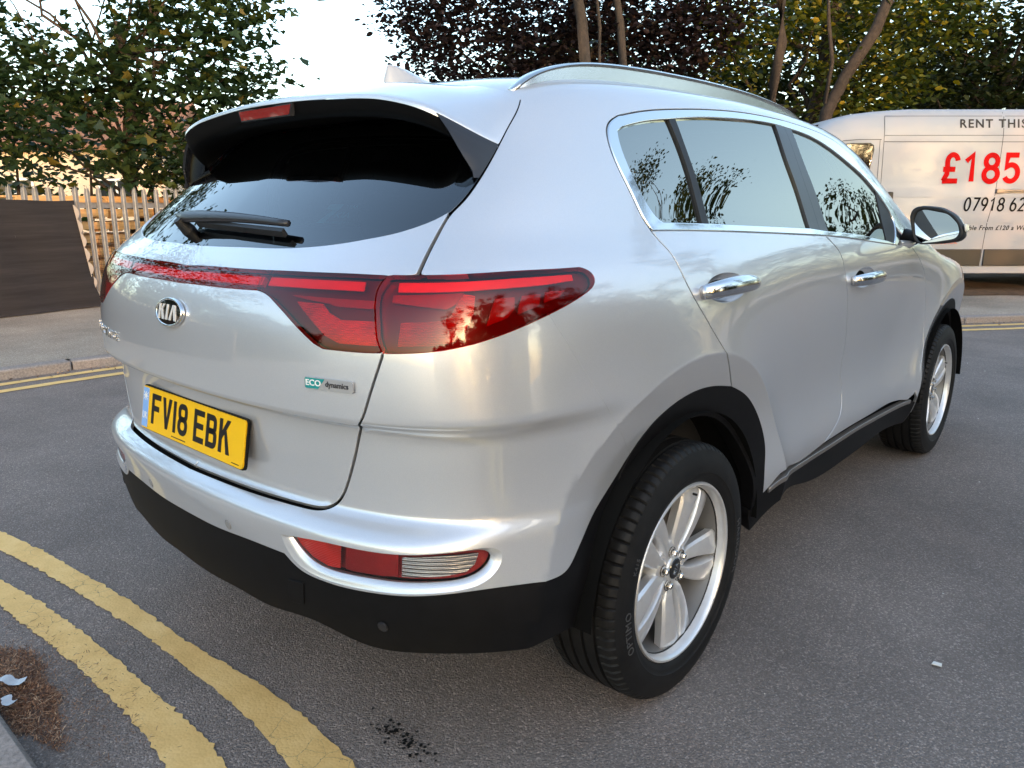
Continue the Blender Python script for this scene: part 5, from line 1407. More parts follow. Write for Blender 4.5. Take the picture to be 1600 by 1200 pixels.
def debris():
    V, F = [], []
    for k in range(7600):
        a = rng.random()*2*PI; rr = math.sqrt(rng.random())
        ed = 1+.22*math.sin(a*3+1)+.14*math.sin(a*7); x = -.43+.26*rr*ed*math.cos(a)+.012*rng.gauss(0, 1); y = -1.195+.078*rr*ed*math.sin(a)+.006*rng.gauss(0, 1)
        y -= .10*(x+.33)*(x > -.33)
        if y < -1.258: continue
        z = .002+.030*(1-rr)*rng.random()
        L = rng.uniform(.006, .022); th = rng.random()*2*PI; el = rng.uniform(-.25, .45); w = rng.uniform(.0005, .0013)
        dx, dy, dz = L*math.cos(th)*math.cos(el), L*math.sin(th)*math.cos(el), abs(L*math.sin(el)); nx, ny = -math.sin(th)*w, math.cos(th)*w
        b = len(V); V += [(x-nx, y-ny, z), (x+nx, y+ny, z), (x+dx/2+nx, y+dy/2+ny, z+dz/2+.002), (x+dx/2-nx, y+dy/2-ny, z+dz/2+.002), (x+dx, y+dy, z+dz)]
        F += [(b, b+1, b+2, b+3), (b+3, b+2, b+4)]
    for k in range(900):                                            # strays thinning out over the road
        x, y = -.36+.22*rng.gauss(0, 1), -1.17+.085*abs(rng.gauss(0, 1)); L = rng.uniform(.004, .016); th = rng.random()*6.3; w = .0007
        dx, dy, nx, ny = L*math.cos(th), L*math.sin(th), -math.sin(th)*w, math.cos(th)*w; b = len(V)
        V += [(x-nx, y-ny, .005), (x+nx, y+ny, .005), (x+dx+nx, y+dy+ny, .007), (x+dx-nx, y+dy-ny, .007)]; F += [(b, b+1, b+2, b+3)]
    m, nt, bs = mat('dry_debris'); g = node(nt, 'ShaderNodeNewGeometry')
    r = ramp(nt, g.outputs['Random Per Island'], [(0, (.05, .022, .012)), (.5, (.19, .085, .042)), (.85, (.36, .19, .10)), (1, (.55, .40, .26))]); nt.links.new(r.outputs[0], bs.inputs['Base Color']); bs.inputs['Roughness'].default_value = .8
    o = link('dry_debris', mesh_py('dry_debris', V, F), None, m)
    tag(o, 'reddish brown dry plant debris heaped against the near kerb', 'debris', kind='stuff')
debris()
M_FILM = simple('plastic_film', (.42, .45, .49), .25, spec=.6)
for (x, y, rz, w, h, lab) in ((-.425, -1.205, .5, .075, .030, 'larger crumpled piece of pale plastic film on the brown debris'), (-.335, -1.238, .1, .050, .024, 'smaller pale scrap of plastic wedged between debris and kerb')):
    n = 7; V = [((i/(n-1)-.5)*w*(1+.1*math.sin(j*2.3)), (j/2-.5)*h+.004*math.sin(i*1.3), .036+.004*math.sin(i*.9+j*.6)+.006*(i/(n-1))) for j in range(3) for i in range(n)]
    o = link('plastic_scrap', mesh_py('plastic_scrap', V, [(j*n+i, j*n+i+1, (j+1)*n+i+1, (j+1)*n+i) for j in range(2) for i in range(n-1)], True), None, M_FILM); o.location = (x, y, 0); o.rotation_euler = (0, 0, rz)
    tag(o, lab, 'litter', 'scraps of plastic by the kerb')

# ------------------------------------------------------------------ palisade fence, screen cloth, timber stack
M_GALV = simple('galvanised_steel', (.25, .25, .25), .5, metal=.55, var=.2, vscale=14)
def cloth_mat():
    m, nt, b = mat('screen_cloth'); tc = node(nt, 'ShaderNodeTexCoord'); mp = node(nt, 'ShaderNodeMapping'); mp.inputs['Scale'].default_value = (.25, 1, 5); nt.links.new(tc.outputs['Object'], mp.inputs[0])
    n = noise(nt, 3.5, 6, .7, mp.outputs[0]); r = ramp(nt, n.outputs[0], [(.3, (.020, .020, .023)), (.55, (.029, .029, .033)), (.75, (.042, .040, .043))]); nt.links.new(r.outputs[0], b.inputs['Base Color'])
    w = node(nt, 'ShaderNodeTexWave'); w.bands_direction = 'Z'; w.inputs['Scale'].default_value = 42; nt.links.new(tc.outputs['Object'], w.inputs['Vector']); bump(nt, b, w.outputs[0], .35, .003)
    b.inputs['Roughness'].default_value = .95; b.inputs['Specular IOR Level'].default_value = .15
    return m
M_CLOTH = cloth_mat()
M_HEM = simple('screen_hem', (.40, .36, .31), .85)
FA, FB = Vector((-7.93, .2, KH)), Vector((-8.28, 2.3, KH)); fdir = (FB-FA).normalized(); fnorm = Vector((fdir.y, -fdir.x, 0))     # faces the road
fence = thing('palisade_fence', 'galvanised steel palisade fence with pointed pales behind the left pavement', 'fence', FA, math.atan2(fdir.y, fdir.x))
# local x along the fence, local -y towards the road
def pale():
    prof = [(-.034, .006), (-.024, -.004), (-.010, -.004), (0, .008), (.010, -.004), (.024, -.004), (.034, .006)]
    b = MB(); H = 1.44; V = []; n = len(prof)
    for (x, y) in prof: V.append((x, -y-.02, .03))
    tops = [H-.085, H-.02, H-.045, H, H-.045, H-.02, H-.085]
    for (x, y), h in zip(prof, tops): V.append((x*(1.0 if h < H-.03 else .85), -y-.02-(.012 if h > H-.05 else 0), h))
    V += [(x, y+.0035, z) for x, y, z in V]
    F = [(i, i+1, n+i+1, n+i) for i in range(n-1)]+[(2*n+i+1, 2*n+i, 3*n+i, 3*n+i+1) for i in range(n-1)]+[(i, n+i, 3*n+i, 2*n+i) for i in (0,)]+[(n-1, 2*n-1, 4*n-1, 3*n-1)]+[(n+i, n+i+1, 3*n+i+1, 3*n+i) for i in range(n-1)]
    me = mesh_py('pale', V, F); me.materials.append(M_GALV); return me
pme = pale()
for k in range(-46, 62):
    o = link('pale', pme, fence); o.location = (k*.146+rng.uniform(-.004, .004), 0, 0); o.rotation_euler = (0, rng.uniform(-.012, .012), 0)
for z in (1.20, .28):
    r_ = MB(); r_.box((1.2, .012, z), (15.6, .045, .045)); r_.box((1.2, .032, z+.022), (15.6, .004, .045)); r_.build('rail', M_GALV, fence)
for k in range(-2, 4):
    b = MB(); b.box((k*2.75+.6, .07, .70), (.10, .055, 1.5), bev=.008); b.build('post', M_GALV, fence)
wm = MB()
for k in range(0, 64): wm.box((1.35+k*.05, .04, .42), (.004, .004, .80))
for k in range(0, 17): wm.box((2.95, .043, .05+k*.05), (3.2, .004, .004))
wmo = wm.build('wire_mesh', simple('rusty_wire', (.10, .06, .04), .7), fence)

def cloth():
    L0, L1, H0, H1 = -6.6, 1.53, -.02, 1.265; nx, nz = 150, 30; V = []
    for j in range(nz):
        f = j/(nz-1)
        for i in range(nx):
            g = i/(nx-1); xr = L1+(1-f)*.17+.03*abs(math.sin(f*PI*4.5))
            x = L0+(xr-L0)*g; sag = .012*math.sin(g*60)*f
            V.append((x, -.055-.018*math.sin(x*3.1+f*2)*(1-.4*f)-.012*math.sin(x*8.3+f*6)-(.05*(1-f)**3), H0+(H1-H0)*f-sag*.5+(.03*(1-f)**2 if j == 0 else 0)))
    F = [(j*nx+i, j*nx+i+1, (j+1)*nx+i+1, (j+1)*nx+i) for j in range(nz-1) for i in range(nx-1)]
    V2 = [(x, y+.004, z) for x, y, z in V]; n = len(V)
    F2 = [tuple(k+n for k in f[::-1]) for f in F]
    o = link('screen_cloth', mesh_py('screen_cloth', V+V2, F+F2, True), None, M_CLOTH)
    o.location = FA; o.rotation_euler = (0, 0, math.atan2(fdir.y, fdir.x))
    tag(o, 'dark brown privacy screen cloth tied along the front of the palisade fence', 'screen')
    b = MB()
    for k in range(7):
        z0, z1 = .06+k*.165, .06+k*.165+.165; cen = []
        for q in range(7):
            f = q/6; z = z0+(z1-z0)*f; ff = (z-H0)/(H1-H0); cen.append((L1+(1-ff)*.17+.012+.045*math.sin(PI*f), -.062, z))
        ins = [(x-.045*math.sin(PI*q/6)-.012, y-.004, z) for q, (x, y, z) in enumerate(cen)]
        V = cen+ins; F = [(i, i+1, 7+i+1, 7+i) for i in range(6)]
        b.add(V, F); b.add([(x, y+.003, z) for x, y, z in V], [f[::-1] for f in F])
    hm = b.build('hem', M_HEM, o)
cloth()

def wood(name, a, c):
    m, nt, b = mat(name); tc = node(nt, 'ShaderNodeTexCoord'); mp = node(nt, 'ShaderNodeMapping'); mp.inputs['Scale'].default_value = (1.5, 14, 14); nt.links.new(tc.outputs['Object'], mp.inputs[0])
    n = noise(nt, 3, 6, .65, mp.outputs[0]); r = ramp(nt, n.outputs[0], [(.3, a), (.7, c)]); nt.links.new(r.outputs[0], b.inputs['Base Color']); b.inputs['Roughness'].default_value = .8
    return m
M_WOOD = wood('pallet_wood', (.50, .28, .11), (.74, .46, .20))
stack_pos = Vector((-9.75, 2.75, KH))
stack = thing('pallet_stack', 'stack of sunlit timber pallets behind the palisade fence', 'pallets', stack_pos, math.atan2(fdir.y, fdir.x)+.1)
bd_me = MB().box((0, 0, 0), (1.2, .10, .022), bev=.003).mesh('board'); bd_me.materials.append(M_WOOD)
fb_me = MB().box((0, 0, 0), (1.2, .024, .095), bev=.003).mesh('board'); fb_me.materials.append(M_WOOD)
bl_me = MB().box((0, 0, 0), (.14, .10, .10), bev=.004).mesh('block'); bl_me.materials.append(M_WOOD)
for col in range(3):
  for lv in range(8):
    zz = .08+lv*.168
    for q in range(3):
        o = link('block', bl_me, stack); o.location = (col*1.24-1.0+(q-1)*.50, -.44, zz)
    for q in range(5):
        o = link('board', bd_me, stack); o.location = (col*1.24-1.0+rng.uniform(-.01, .01), -.44+q*.22, zz+.062); 
    o = link('board', fb_me, stack); o.location = (col*1.24-1.0+rng.uniform(-.02, .02), -.505-rng.uniform(0, .02), zz+.02+rng.uniform(-.01, .01))

# loose grit on the road and leaf litter along the far kerb
def grit():
    V, F = [], []
    for k in range(900):
        x, y = rng.uniform(-4, 4.2), rng.uniform(-1.22, 7.5); r = rng.uniform(.0015, .0042)*(1+.12*max(0, y))
        b = len(V); a = rng.random()*6.3
        V += [(x+r*rng.uniform(.7, 1.3)*math.cos(a+q*1.57), y+r*rng.uniform(.7, 1.3)*math.sin(a+q*1.57), .0005) for q in range(4)]+[(x, y, r*rng.uniform(.6, 1.1))]
        F += [(b+q, b+(q+1) % 4, b+4) for q in range(4)]
    m, nt, bs = mat('grit'); g = node(nt, 'ShaderNodeNewGeometry'); r_ = ramp(nt, g.outputs['Random Per Island'], [(0, (.08, .075, .07)), (.6, (.30, .28, .26)), (1, (.62, .60, .56))]); nt.links.new(r_.outputs[0], bs.inputs['Base Color'])
    o = link('grit', mesh_py('grit', V, F), None, m); tag(o, 'loose pale grit scattered over the asphalt', 'grit', kind='stuff')
grit()
def litter():
    V, F = [], []; d = np.r_[0, np.cumsum(np.linalg.norm(np.diff(FK, axis=0), axis=1))]
    for k in range(1500):
        q = rng.uniform(8, d[-1]-12); x, y = np.interp(q, d, FK[:, 0]), np.interp(q, d, FK[:, 1]); x += .05+abs(rng.gauss(0, .07)); y -= .02+abs(rng.gauss(0, .04)); s_ = rng.uniform(.008, .022); a = rng.random()*6.3
        b = len(V); V += [(x+s_*math.cos(a+q_*1.57)*(1 if q_ % 2 else .55), y+s_*math.sin(a+q_*1.57)*(1 if q_ % 2 else .55), .006+rng.uniform(0, .014)) for q_ in range(4)]; F += [(b, b+1, b+2, b+3)]
    m, nt, bs = mat('leaf_litter'); g = node(nt, 'ShaderNodeNewGeometry'); r_ = ramp(nt, g.outputs['Random Per Island'], [(0, (.06, .03, .015)), (.6, (.22, .11, .05)), (1, (.50, .30, .14))]); nt.links.new(r_.outputs[0], bs.inputs['Base Color'])
    o = link('leaf_litter', mesh_py('leaf_litter', V, F), None, m); tag(o, 'dry brown leaves gathered along the far kerb', 'leaf litter', kind='stuff')
litter()
# ------------------------------------------------------------------ hire van on the verge
def van_white():
    m, nt, b = mat('van_white'); n = noise(nt, 1.3, 5, .6); r = ramp(nt, n.outputs[0], [(.3, (.34, .35, .38)), (.7, (.37, .38, .41))]); nt.links.new(r.outputs[0], b.inputs['Base Color'])
    b.inputs['Roughness'].default_value = .5; b.inputs['Coat Weight'].default_value = .15; b.inputs['Coat Roughness'].default_value = .05
    return m
M_VAN = van_white()
M_SEAM = simple('van_seam', (.05, .05, .055), .6)
M_VBLACK = simple('van_black_plastic', (.030, .026, .022), .5)
M_VGLASS = simple('van_window_glass', (.006, .007, .008), .05, coat=1)
M_RED = simple('red_vinyl', (.50, .002, .003), .6, spec=.08)
M_VINK = simple('black_vinyl', (.012, .011, .011), .6, spec=.08)
M_VGREY = simple('grey_vinyl', (.06, .057, .057), .6, spec=.08)
VD = 10.5; VG = .20
vx, vy = place(2.95, VD)
van = thing('panel_van', 'white high roof hire van with a large red price on its side', 'van', (vx, vy, VG), .7252)
# local x: from the nose towards the tail, local y: away from the camera, z up from the van's ground
VW = 2.02; VL = 6.0
def vprofile():
    """half section of the side wall: (inset from the widest side, z)"""
    return [(.03, .17), (.010, .20), (.004, .30), (.0, .55), (.0, .85), (.010, 1.20), (.020, 1.24), (.035, 1.55), (.055, 1.90), (.075, 2.10), (.110, 2.25), (.165, 2.315), (.26, 2.350), (.5, 2.372), (1.01, 2.380)]
prof = vprofile()
def top_at(x):    # roof height along the van
    return float(np.interp(x, [0, .06, .25, .75, 1.0, 1.2, 1.4, 1.7, 2.0, 2.4, 6.0], [.75, .95, 1.06, 1.28, 1.80, 2.12, 2.235, 2.315, 2.352, 2.380, 2.380]))
xs = [0, .03, .08, .16, .3, .5, .75, .9, 1.0, 1.1, 1.2, 1.3, 1.4, 1.55, 1.7, 1.85, 2.0, 2.2, 2.4, 3, 3.6, 4.2, 5, 5.6, 5.9, 5.97, 6.0]
rows = []
for x in xs:
    t = top_at(x); nose = .42*(1-min(1, x/.55))**2.2; rear = .06*max(0, (x-5.9)/.1)**2
    A = []
    for ins, z in prof:
        zz = z if z < .6 else .6+(z-.6)*(t-.6)/(2.380-.6)
        extra = nose+rear+(.16*max(0, (2.0-x)/2.0)**1.5)*max(0, (z-1.2)/1.2)
        A.append((x, min(ins+extra, VW/2), zz))
    B = [(x, VW-y, z) for x, y, z in A[::-1][1:]]
    rows.append(A+B)
n = len(rows[0]); V = [p for r in rows for p in r]; F = [(j*n+i, (j+1)*n+i, (j+1)*n+i+1, j*n+i+1) for j in range(len(rows)-1) for i in range(n-1)]
F += [tuple(range(n)), tuple(range((len(rows)-1)*n, len(rows)*n))[::-1], ]
me = mesh_py('body', V, F, True); bm = bmesh.new(); bm.from_mesh(me); bmesh.ops.recalc_face_normals(bm, faces=bm.faces); bm.to_mesh(me); bm.free(); me.set_sharp_from_angle(angle=R(40))
vbody = link('body', me, van, M_VAN)
def vy_at(x, z):
    if z > .6: pass
    nose = .42*(1-min(1, max(x, 0)/.55))**2.2
    return float(np.interp(z, [q[1] for q in prof], [q[0] for q in prof]))+nose+(.16*max(0, (2.0-x)/2.0)**1.5)*max(0, (z-1.2)/1.2)
def vline(pts, w=.007, m=M_SEAM, name='panel_seam', parent=None, proud=.0015):
    """thin strip following the van's side"""
    P = []
    for (x0, z0), (x1, z1) in zip(pts[:-1], pts[1:]):
        k = max(1, int(math.hypot(x1-x0, z1-z0)/.06))
        P += [(x0+(x1-x0)*i/k, z0+(z1-z0)*i/k) for i in range(k)]
    P.append(pts[-1]); V = []
    for i, (x, z) in enumerate(P):
        a, b = P[max(i-1, 0)], P[min(i+1, len(P)-1)]; t = Vector((b[0]-a[0], b[1]-a[1])).normalized(); nx, nz = -t.y*w/2, t.x*w/2
        for s_ in (1, -1): V.append((x+nx*s_, vy_at(x+nx*s_, z+nz*s_)-proud, z+nz*s_))
    F = [(2*i, 2*i+1, 2*i+3, 2*i+2) for i in range(len(P)-1)]
    return link(name, mesh_py(name, V, F), parent or van, m)
ZV = lambda z: z-VG
# seams of cab door, sliding door and roof strip
vline([(2.03, ZV(2.45)), (2.045, .40)])
vline([(2.03, ZV(2.448)), (3.60, ZV(2.448))], .006); vline([(3.64, ZV(2.448)), (5.9, ZV(2.448))], .006)
vline([(2.04, ZV(2.198)), (5.9, ZV(2.200))], .006); vline([(2.04, ZV(2.116)), (5.9, ZV(2.112))], .008)
vline([(3.62, ZV(2.50)), (3.625, ZV(2.2)), (3.60, ZV(1.45)), (3.53, ZV(1.05)), (3.50, ZV(.36))], .008)
vline([(1.12, ZV(2.02)), (1.5, ZV(2.13)), (1.7, ZV(2.145)), (2.0, ZV(2.145))], .008); vline([(1.98, ZV(2.14)), (1.985, .42)], .007)
# recessed band lines on the flank
vline([(2.05, ZV(1.40)), (5.9, ZV(1.40))], .010, M_VAN, 'flank_crease', proud=.006)
vline([(2.05, ZV(1.06)), (5.9, ZV(1.06))], .012, M_VAN, 'flank_crease', proud=.005)
# cab window
def vpatch(name, pts, m, proud, parent=None):
    V = [(x, vy_at(x, z)-proud, z) for x, z in pts]; V2 = [(x, y+.012, z) for x, y, z in V]; k = len(V)
    F = [tuple(range(k))]+[(i, k+i, k+(i+1) % k, (i+1) % k) for i in range(k)]
    me = mesh_py(name, V+V2, F); return link(name, me, parent or van, m)
wp = [(1.12, ZV(1.50)), (1.30, ZV(1.98)), (1.42, ZV(2.07)), (1.60, ZV(2.085)), (1.84, ZV(2.088)), (1.885, ZV(2.06)), (1.895, ZV(2.0)), (1.85, ZV(1.72)), (1.80, ZV(1.56)), (1.74, ZV(1.50))]
wfr = vpatch('cab_window', [(x+(x-1.55)*.05, z+(z-1.6)*.05) for x, z in wp], M_VBLACK, .003); vpatch('pane', wp, M_VGLASS, .006, wfr)
# cab door handle, side moulding, rail
hb = MB(); hb.box((2.17-.0, vy_at(2.15, ZV(1.35))-.012, ZV(1.365)), (.075, .03, .20), bev=.012); hb.build('door_handle', M_VBLACK, van, angle=40)
for x0, x1 in ((2.06, 3.50), (3.54, 5.4)):
    o = MB(); z0, z1 = ZV(.475), ZV(.700); o.box(((x0+x1)/2, -.006, (z0+z1)/2), (x1-x0, .02, z1-z0), bev=.006); o.build('side_moulding', M_VBLACK, van, angle=40)
sk = MB(); sk.box((3.4, .012, ZV(.42)), (2.9, .02, .10), bev=.006); sk.build('side_skirt', M_VAN, van, angle=40)
rl = MB(); rl.box((4.70, vy_at(4, ZV(1.465))-.010, ZV(1.480)), (2.2, .022, .030), bev=.004); rl.box((3.655, vy_at(4, ZV(1.465))-.014, ZV(1.475)), (.11, .03, .055), bev=.006); rl.box((4.70, vy_at(4, ZV(1.465))-.004, ZV(1.455)), (2.2, .012, .012)); rl.build('sliding_door_rail', simple('rail_grey', (.20, .19, .18), .4, metal=.6), van, angle=40)
# wheels, windscreen, lamps
def vwheel(x, y):
    b = MB(); b.lathe([(-.10, .20), (-.105, .30), (-.08, .335), (.08, .335), (.105, .30), (.10, .20)], 'y', 36, (x, y, .335)); w = b.build('wheel', M_RUBBER, van, angle=35)
    b = MB(); b.lathe([(-.075, .001), (-.08, .06), (-.05, .10), (-.06, .19), (-.10, .20), (.09, .20)], 'y', 24, (x, y, .335)); b.build('rim', M_SATIN, w, angle=35)
for x in (.95, 4.98):
    for y in (.14, VW-.14): vwheel(x, y)
wsn = [(x, y, top_at(x)+.004+.0) for x, y in ((.80, .35), (1.28, .42), (1.28, VW-.42), (.80, VW-.35))]
ws = link('windscreen', mesh_py('windscreen', [(x, y, z+.004) for x, y, z in wsn], [(0, 1, 2, 3)]), van, M_VGLASS)
for y in (.25, VW-.25): MBx = MB(); MBx.box((.22, y, .95), (.3, .30, .28), bev=.06); MBx.build('headlight', M_LENSCLEAR, van, angle=40)
mmb = MB(); mmb.box((.98, -.12, 1.30), (.12, .20, .34), bev=.04); mmb.tube([(1.05, .10, 1.25), (1.0, -.06, 1.27)], .03, 8); mmb.build('door_mirror', M_VBLACK, van, angle=40)
ub = MB(); ub.box((3.0, VW/2, .30), (5.2, 1.3, .12)); ub.tube([(2.6, .5, .22), (4.2, .5, .22)], .06, 10); ub.build('chassis', M_DARK, van)
# lettering on the flank
def vtext(body, size, x, z, m, sx=1.0, shear=0.0, offset=0.0, spacing=1.0, align='LEFT', name='lettering', split=False):
    me = text_mesh(name, body, size, .001, offset, align, sx, shear, spacing, 3)
    for v in me.vertices: px, pz = x+v.co.x, z+v.co.y; v.co = (px, vy_at(px, pz)-.004-v.co.z, pz)
    if not split: return link(name, me, van, m)
    bm = bmesh.new(); bm.from_mesh(me); bpy.data.meshes.remove(me); seen = set()
    for v0 in bm.verts:
        if v0 in seen: continue
        isl, todo = [], [v0]; seen.add(v0)
        while todo:
            v = todo.pop(); isl.append(v)
            for e in v.link_edges:
                w_ = e.other_vert(v)
                if w_ not in seen: seen.add(w_); todo.append(w_)
        ix = {v: i for i, v in enumerate(isl)}
        link('letter', mesh_py('letter', [v.co[:] for v in isl], [[ix[v] for v in f.verts] for f in bm.faces if f.verts[0] in ix]), van, m)
    bm.free()
vtext('RENT THIS VAN', .155, 5.98-2.95, ZV(2.345), M_VGREY, 1.02, 0, .003, 1.22, split=True)
# numerals drawn as strokes on a 1 x 1.6 box: (points, closed)
def arcp(cx, cy, rx, ry, a0, a1, n=14): return [(cx+rx*math.cos(R(a0+(a1-a0)*k/n)), cy+ry*math.sin(R(a0+(a1-a0)*k/n))) for k in range(n+1)]
GL = {'1': [([(.18, 1.18), (.58, 1.55), (.58, 0)], 0)],
      '8': [(arcp(.5, 1.18, .36, .37, 0, 360, 26)[:-1], 1), (arcp(.5, .41, .42, .41, 0, 360, 26)[:-1], 1)],
      '5': [([(.90, 1.55), (.22, 1.55), (.16, .82)]+arcp(.48, .50, .42, .48, 128, -150, 22), 0)],
      '£': [(arcp(.60, 1.15, .32, .42, 10, 180, 14)+[(.30, .80), (.30, .45), (.10, .03)], 0), ([(.04, .03), (.98, .03)], 0), ([(.04, .72), (.80, .72)], 0)],
      '0': [(arcp(.5, .8, .40, .78, 0, 360, 30)[:-1], 1)], '7': [([(.06, 1.55), (.92, 1.55), (.36, 0)], 0)],
      '9': [(arcp(.5, 1.12, .40, .45, 0, 360, 26)[:-1], 1), ([(.90, 1.12), (.86, .72), (.46, .0)], 0)], '6': [(arcp(.5, .46, .40, .46, 0, 360, 26)[:-1], 1), ([(.10, .46), (.14, .86), (.56, 1.58)], 0)],
      '2': [(arcp(.5, 1.14, .38, .43, 160, -30, 16)+[(.12, .03), (.92, .03)], 0)], '4': [([(.66, 0), (.66, 1.55), (.06, .42), (.96, .42)], 0)]}
def stroke_line(body, h, x, z, wd, st, m, adv=1.22, shear=0.0):
    sc = h/1.6
    for ch in body:
        if ch == ' ': x += sc*wd*.62; continue
        b = MB()
        for P, cl in GL[ch]:
            P = [Vector((px_*wd*sc, py_*sc)) for px_, py_ in P]; n = len(P); Lf, Rt = [], []
            for i, p in enumerate(P):
                a = P[i-1] if (cl or i > 0) else p; c = P[(i+1) % n] if (cl or i < n-1) else p
                d0 = (p-a).normalized() if (p-a).length > 1e-9 else (c-p).normalized(); d1 = (c-p).normalized() if (c-p).length > 1e-9 else d0
                nn = Vector((-d0.y-d1.y, d0.x+d1.x)); nn = nn/max(nn.length_squared*.5, .5)*1.0*(st/2)
                Lf.append(p+nn); Rt.append(p-nn)
            k = n if cl else n-1
            V = []
            for q in Lf+Rt:
                X, Z = x+q.x+shear*q.y, z+q.y; V.append((X, vy_at(X, Z)-.0045, Z))
            b.add(V, [(i, (i+1) % n, n+(i+1) % n, n+i) for i in range(k)])
        b.build('letter', m, van); x += sc*wd*adv
stroke_line('£185', .355, 5.80-2.95, ZV(1.600), .98, .068, M_RED, 1.26)
stroke_line('07918 624', .170, 6.13-2.95, ZV(1.215), .84, .024, M_VINK, 1.28, .10)
vtext('Available From £120 a Week', .088, 6.01-2.95, ZV(.985), M_VGREY, .95, .22, .001, 1.1)
vtext('vanhirers.co.uk', .10, 5.42-2.95, ZV(.800), simple('salmon_vinyl', (.65, .16, .10), .4), 1.0, .15, .001, 1.1)
# ------------------------------------------------------------------ foliage
def leaf_mat(name, stops, trans=.35, rough=.5):
    m, nt, b = mat(name); out = nt.nodes['Material Output']
    g = node(nt, 'ShaderNodeNewGeometry'); r = ramp(nt, g.outputs['Random Per Island'], stops)
    nt.links.new(r.outputs[0], b.inputs['Base Color']); b.inputs['Roughness'].default_value = rough; b.inputs['Specular IOR Level'].default_value = .4
    t = node(nt, 'ShaderNodeBsdfTranslucent'); hs = node(nt, 'ShaderNodeHueSaturation'); hs.inputs['Value'].default_value = 1.5; hs.inputs['Saturation'].default_value = 1.15
    nt.links.new(r.outputs[0], hs.inputs['Color']); nt.links.new(hs.outputs[0], t.inputs[0])
    x = node(nt, 'ShaderNodeMixShader'); x.inputs[0].default_value = trans
    nt.links.new(b.outputs[0], x.inputs[1]); nt.links.new(t.outputs[0], x.inputs[2]); nt.links.new(x.outputs[0], out.inputs[0])
    return m
L_MAPLE = leaf_mat('maple_leaf', [(0, (.012, .028, .012)), (.5, (.025, .051, .018)), (.85, (.044, .074, .022)), (.97, (.065, .080, .018)), (1, (.16, .12, .025))])
L_PURPLE = leaf_mat('purple_leaf', [(0, (.007, .006, .008)), (.5, (.012, .009, .012)), (.85, (.021, .013, .016)), (1, (.036, .022, .021))], .2)
L_GREEN = leaf_mat('green_leaf', [(0, (.024, .040, .011)), (.45, (.055, .075, .015)), (.75, (.12, .125, .020)), (.93, (.22, .19, .025)), (1, (.36, .26, .03))])  # yellow end of the ramp paints low sunlight onto some leaves
L_DARK = leaf_mat('dark_leaf', [(0, (.010, .018, .007)), (.6, (.022, .034, .010)), (1, (.05, .055, .014))])
L_YELLOW = leaf_mat('yellow_green_leaf', [(0, (.040, .055, .010)), (.5, (.080, .085, .014)), (1, (.22, .17, .02))], .4)  # olive to yellow, varied leaf by leaf
M_BARK = simple('bark', (.032, .024, .019), .9, var=.45, vscale=9, bmp=.9, bscale=28, bdist=.02)
MAPLE = np.array([(0, 0), (.16, .10), (.48, .02), (.40, .26), (.56, .46), (.28, .44), (.20, .62), (0, 1.0), (-.20, .62), (-.28, .44), (-.56, .46), (-.40, .26), (-.48, .02), (-.16, .10)])
OVAL = np.array([(0, 0), (.30, .30), (.30, .68), (0, 1.0), (-.30, .68), (-.30, .30)])
QUAD = np.array([(0, 0), (.36, .5), (0, 1.0), (-.36, .5)])
def leaves_mesh(name, pos, size, shape, flat=.55, droop=.35, seed=1):
    r = np.random.default_rng(seed); n = len(pos); k = len(shape)
    yaw = r.random(n)*2*PI; up = np.stack([r.normal(0, flat, n), r.normal(0, flat, n), np.ones(n)], 1); up /= np.linalg.norm(up, axis=1)[:, None]
    d = np.stack([np.cos(yaw), np.sin(yaw), -droop*np.ones(n)+r.normal(0, .3, n)], 1); d -= up*(d*up).sum(1)[:, None]; d /= np.linalg.norm(d, axis=1)[:, None]
    sd = np.cross(d, up); s = size*r.uniform(.5, 1.3, n)
    bend = np.abs(shape[:, 0])**1.3*.30-.12*shape[:, 1]**2
    V = pos[:, None, :]+s[:, None, None]*(shape[None, :, :1]*sd[:, None, :]+shape[None, :, 1:]*d[:, None, :]+bend[None, :, None]*up[:, None, :])
    V = V.reshape(-1, 3)
    # fan round the middle of the leaf
    if k > 4:
        tri = [(0, i, i+1) for i in range(1, k-1)]
    else: tri = [(0, 1, 2), (0, 2, 3)]
    T = np.array(tri); F = (np.arange(n)[:, None, None]*k+T[None]).reshape(-1, 3)
    return mesh_np(name, V, F)
def crown_points(clumps, per, seed, tw=.28, tn=9, shell=.55):
    """leaves in small sprays, the sprays gathered in clumps"""
    r = np.random.default_rng(seed); out = []
    for (c, rad) in clumps:
        rad = np.array(rad if hasattr(rad, '__len__') else (rad,)*3, float); vol = rad.prod()**(2/3)
        ns = max(3, int(per*vol))
        u = r.normal(size=(ns, 3)); u /= np.linalg.norm(u, axis=1)[:, None]; q = r.random(ns)**(1/3)*(1-shell)+shell*r.random(ns)**.3
        cen = np.array(c)+u*q[:, None]*rad
        for cc in cen:
            m = r.integers(max(2, tn-4), tn+5); sp = r.normal(size=(m, 3))*np.array([tw, tw, tw*.45])
            out.append(cc+sp)
    return np.concatenate(out)
def limb(b, a, e, r0, r1, seed, n=7, wob=.06):
    rr = random.Random(seed); a, e = Vector(a), Vector(e); P, Rr = [], []
    L = (e-a).length
    for i in range(n+1):
        f = i/n; p = a.lerp(e, f)+Vector((rr.gauss(0, wob), rr.gauss(0, wob), rr.gauss(0, wob*.4)))*L*.35*math.sin(PI*f); p.z += .10*L*math.sin(PI*f)*(1 if abs(e.z-a.z) < L*.9 else 0)*.6
        P.append(p); Rr.append(r0+(r1-r0)*f)
    b.tube(P, Rr, 8); return P
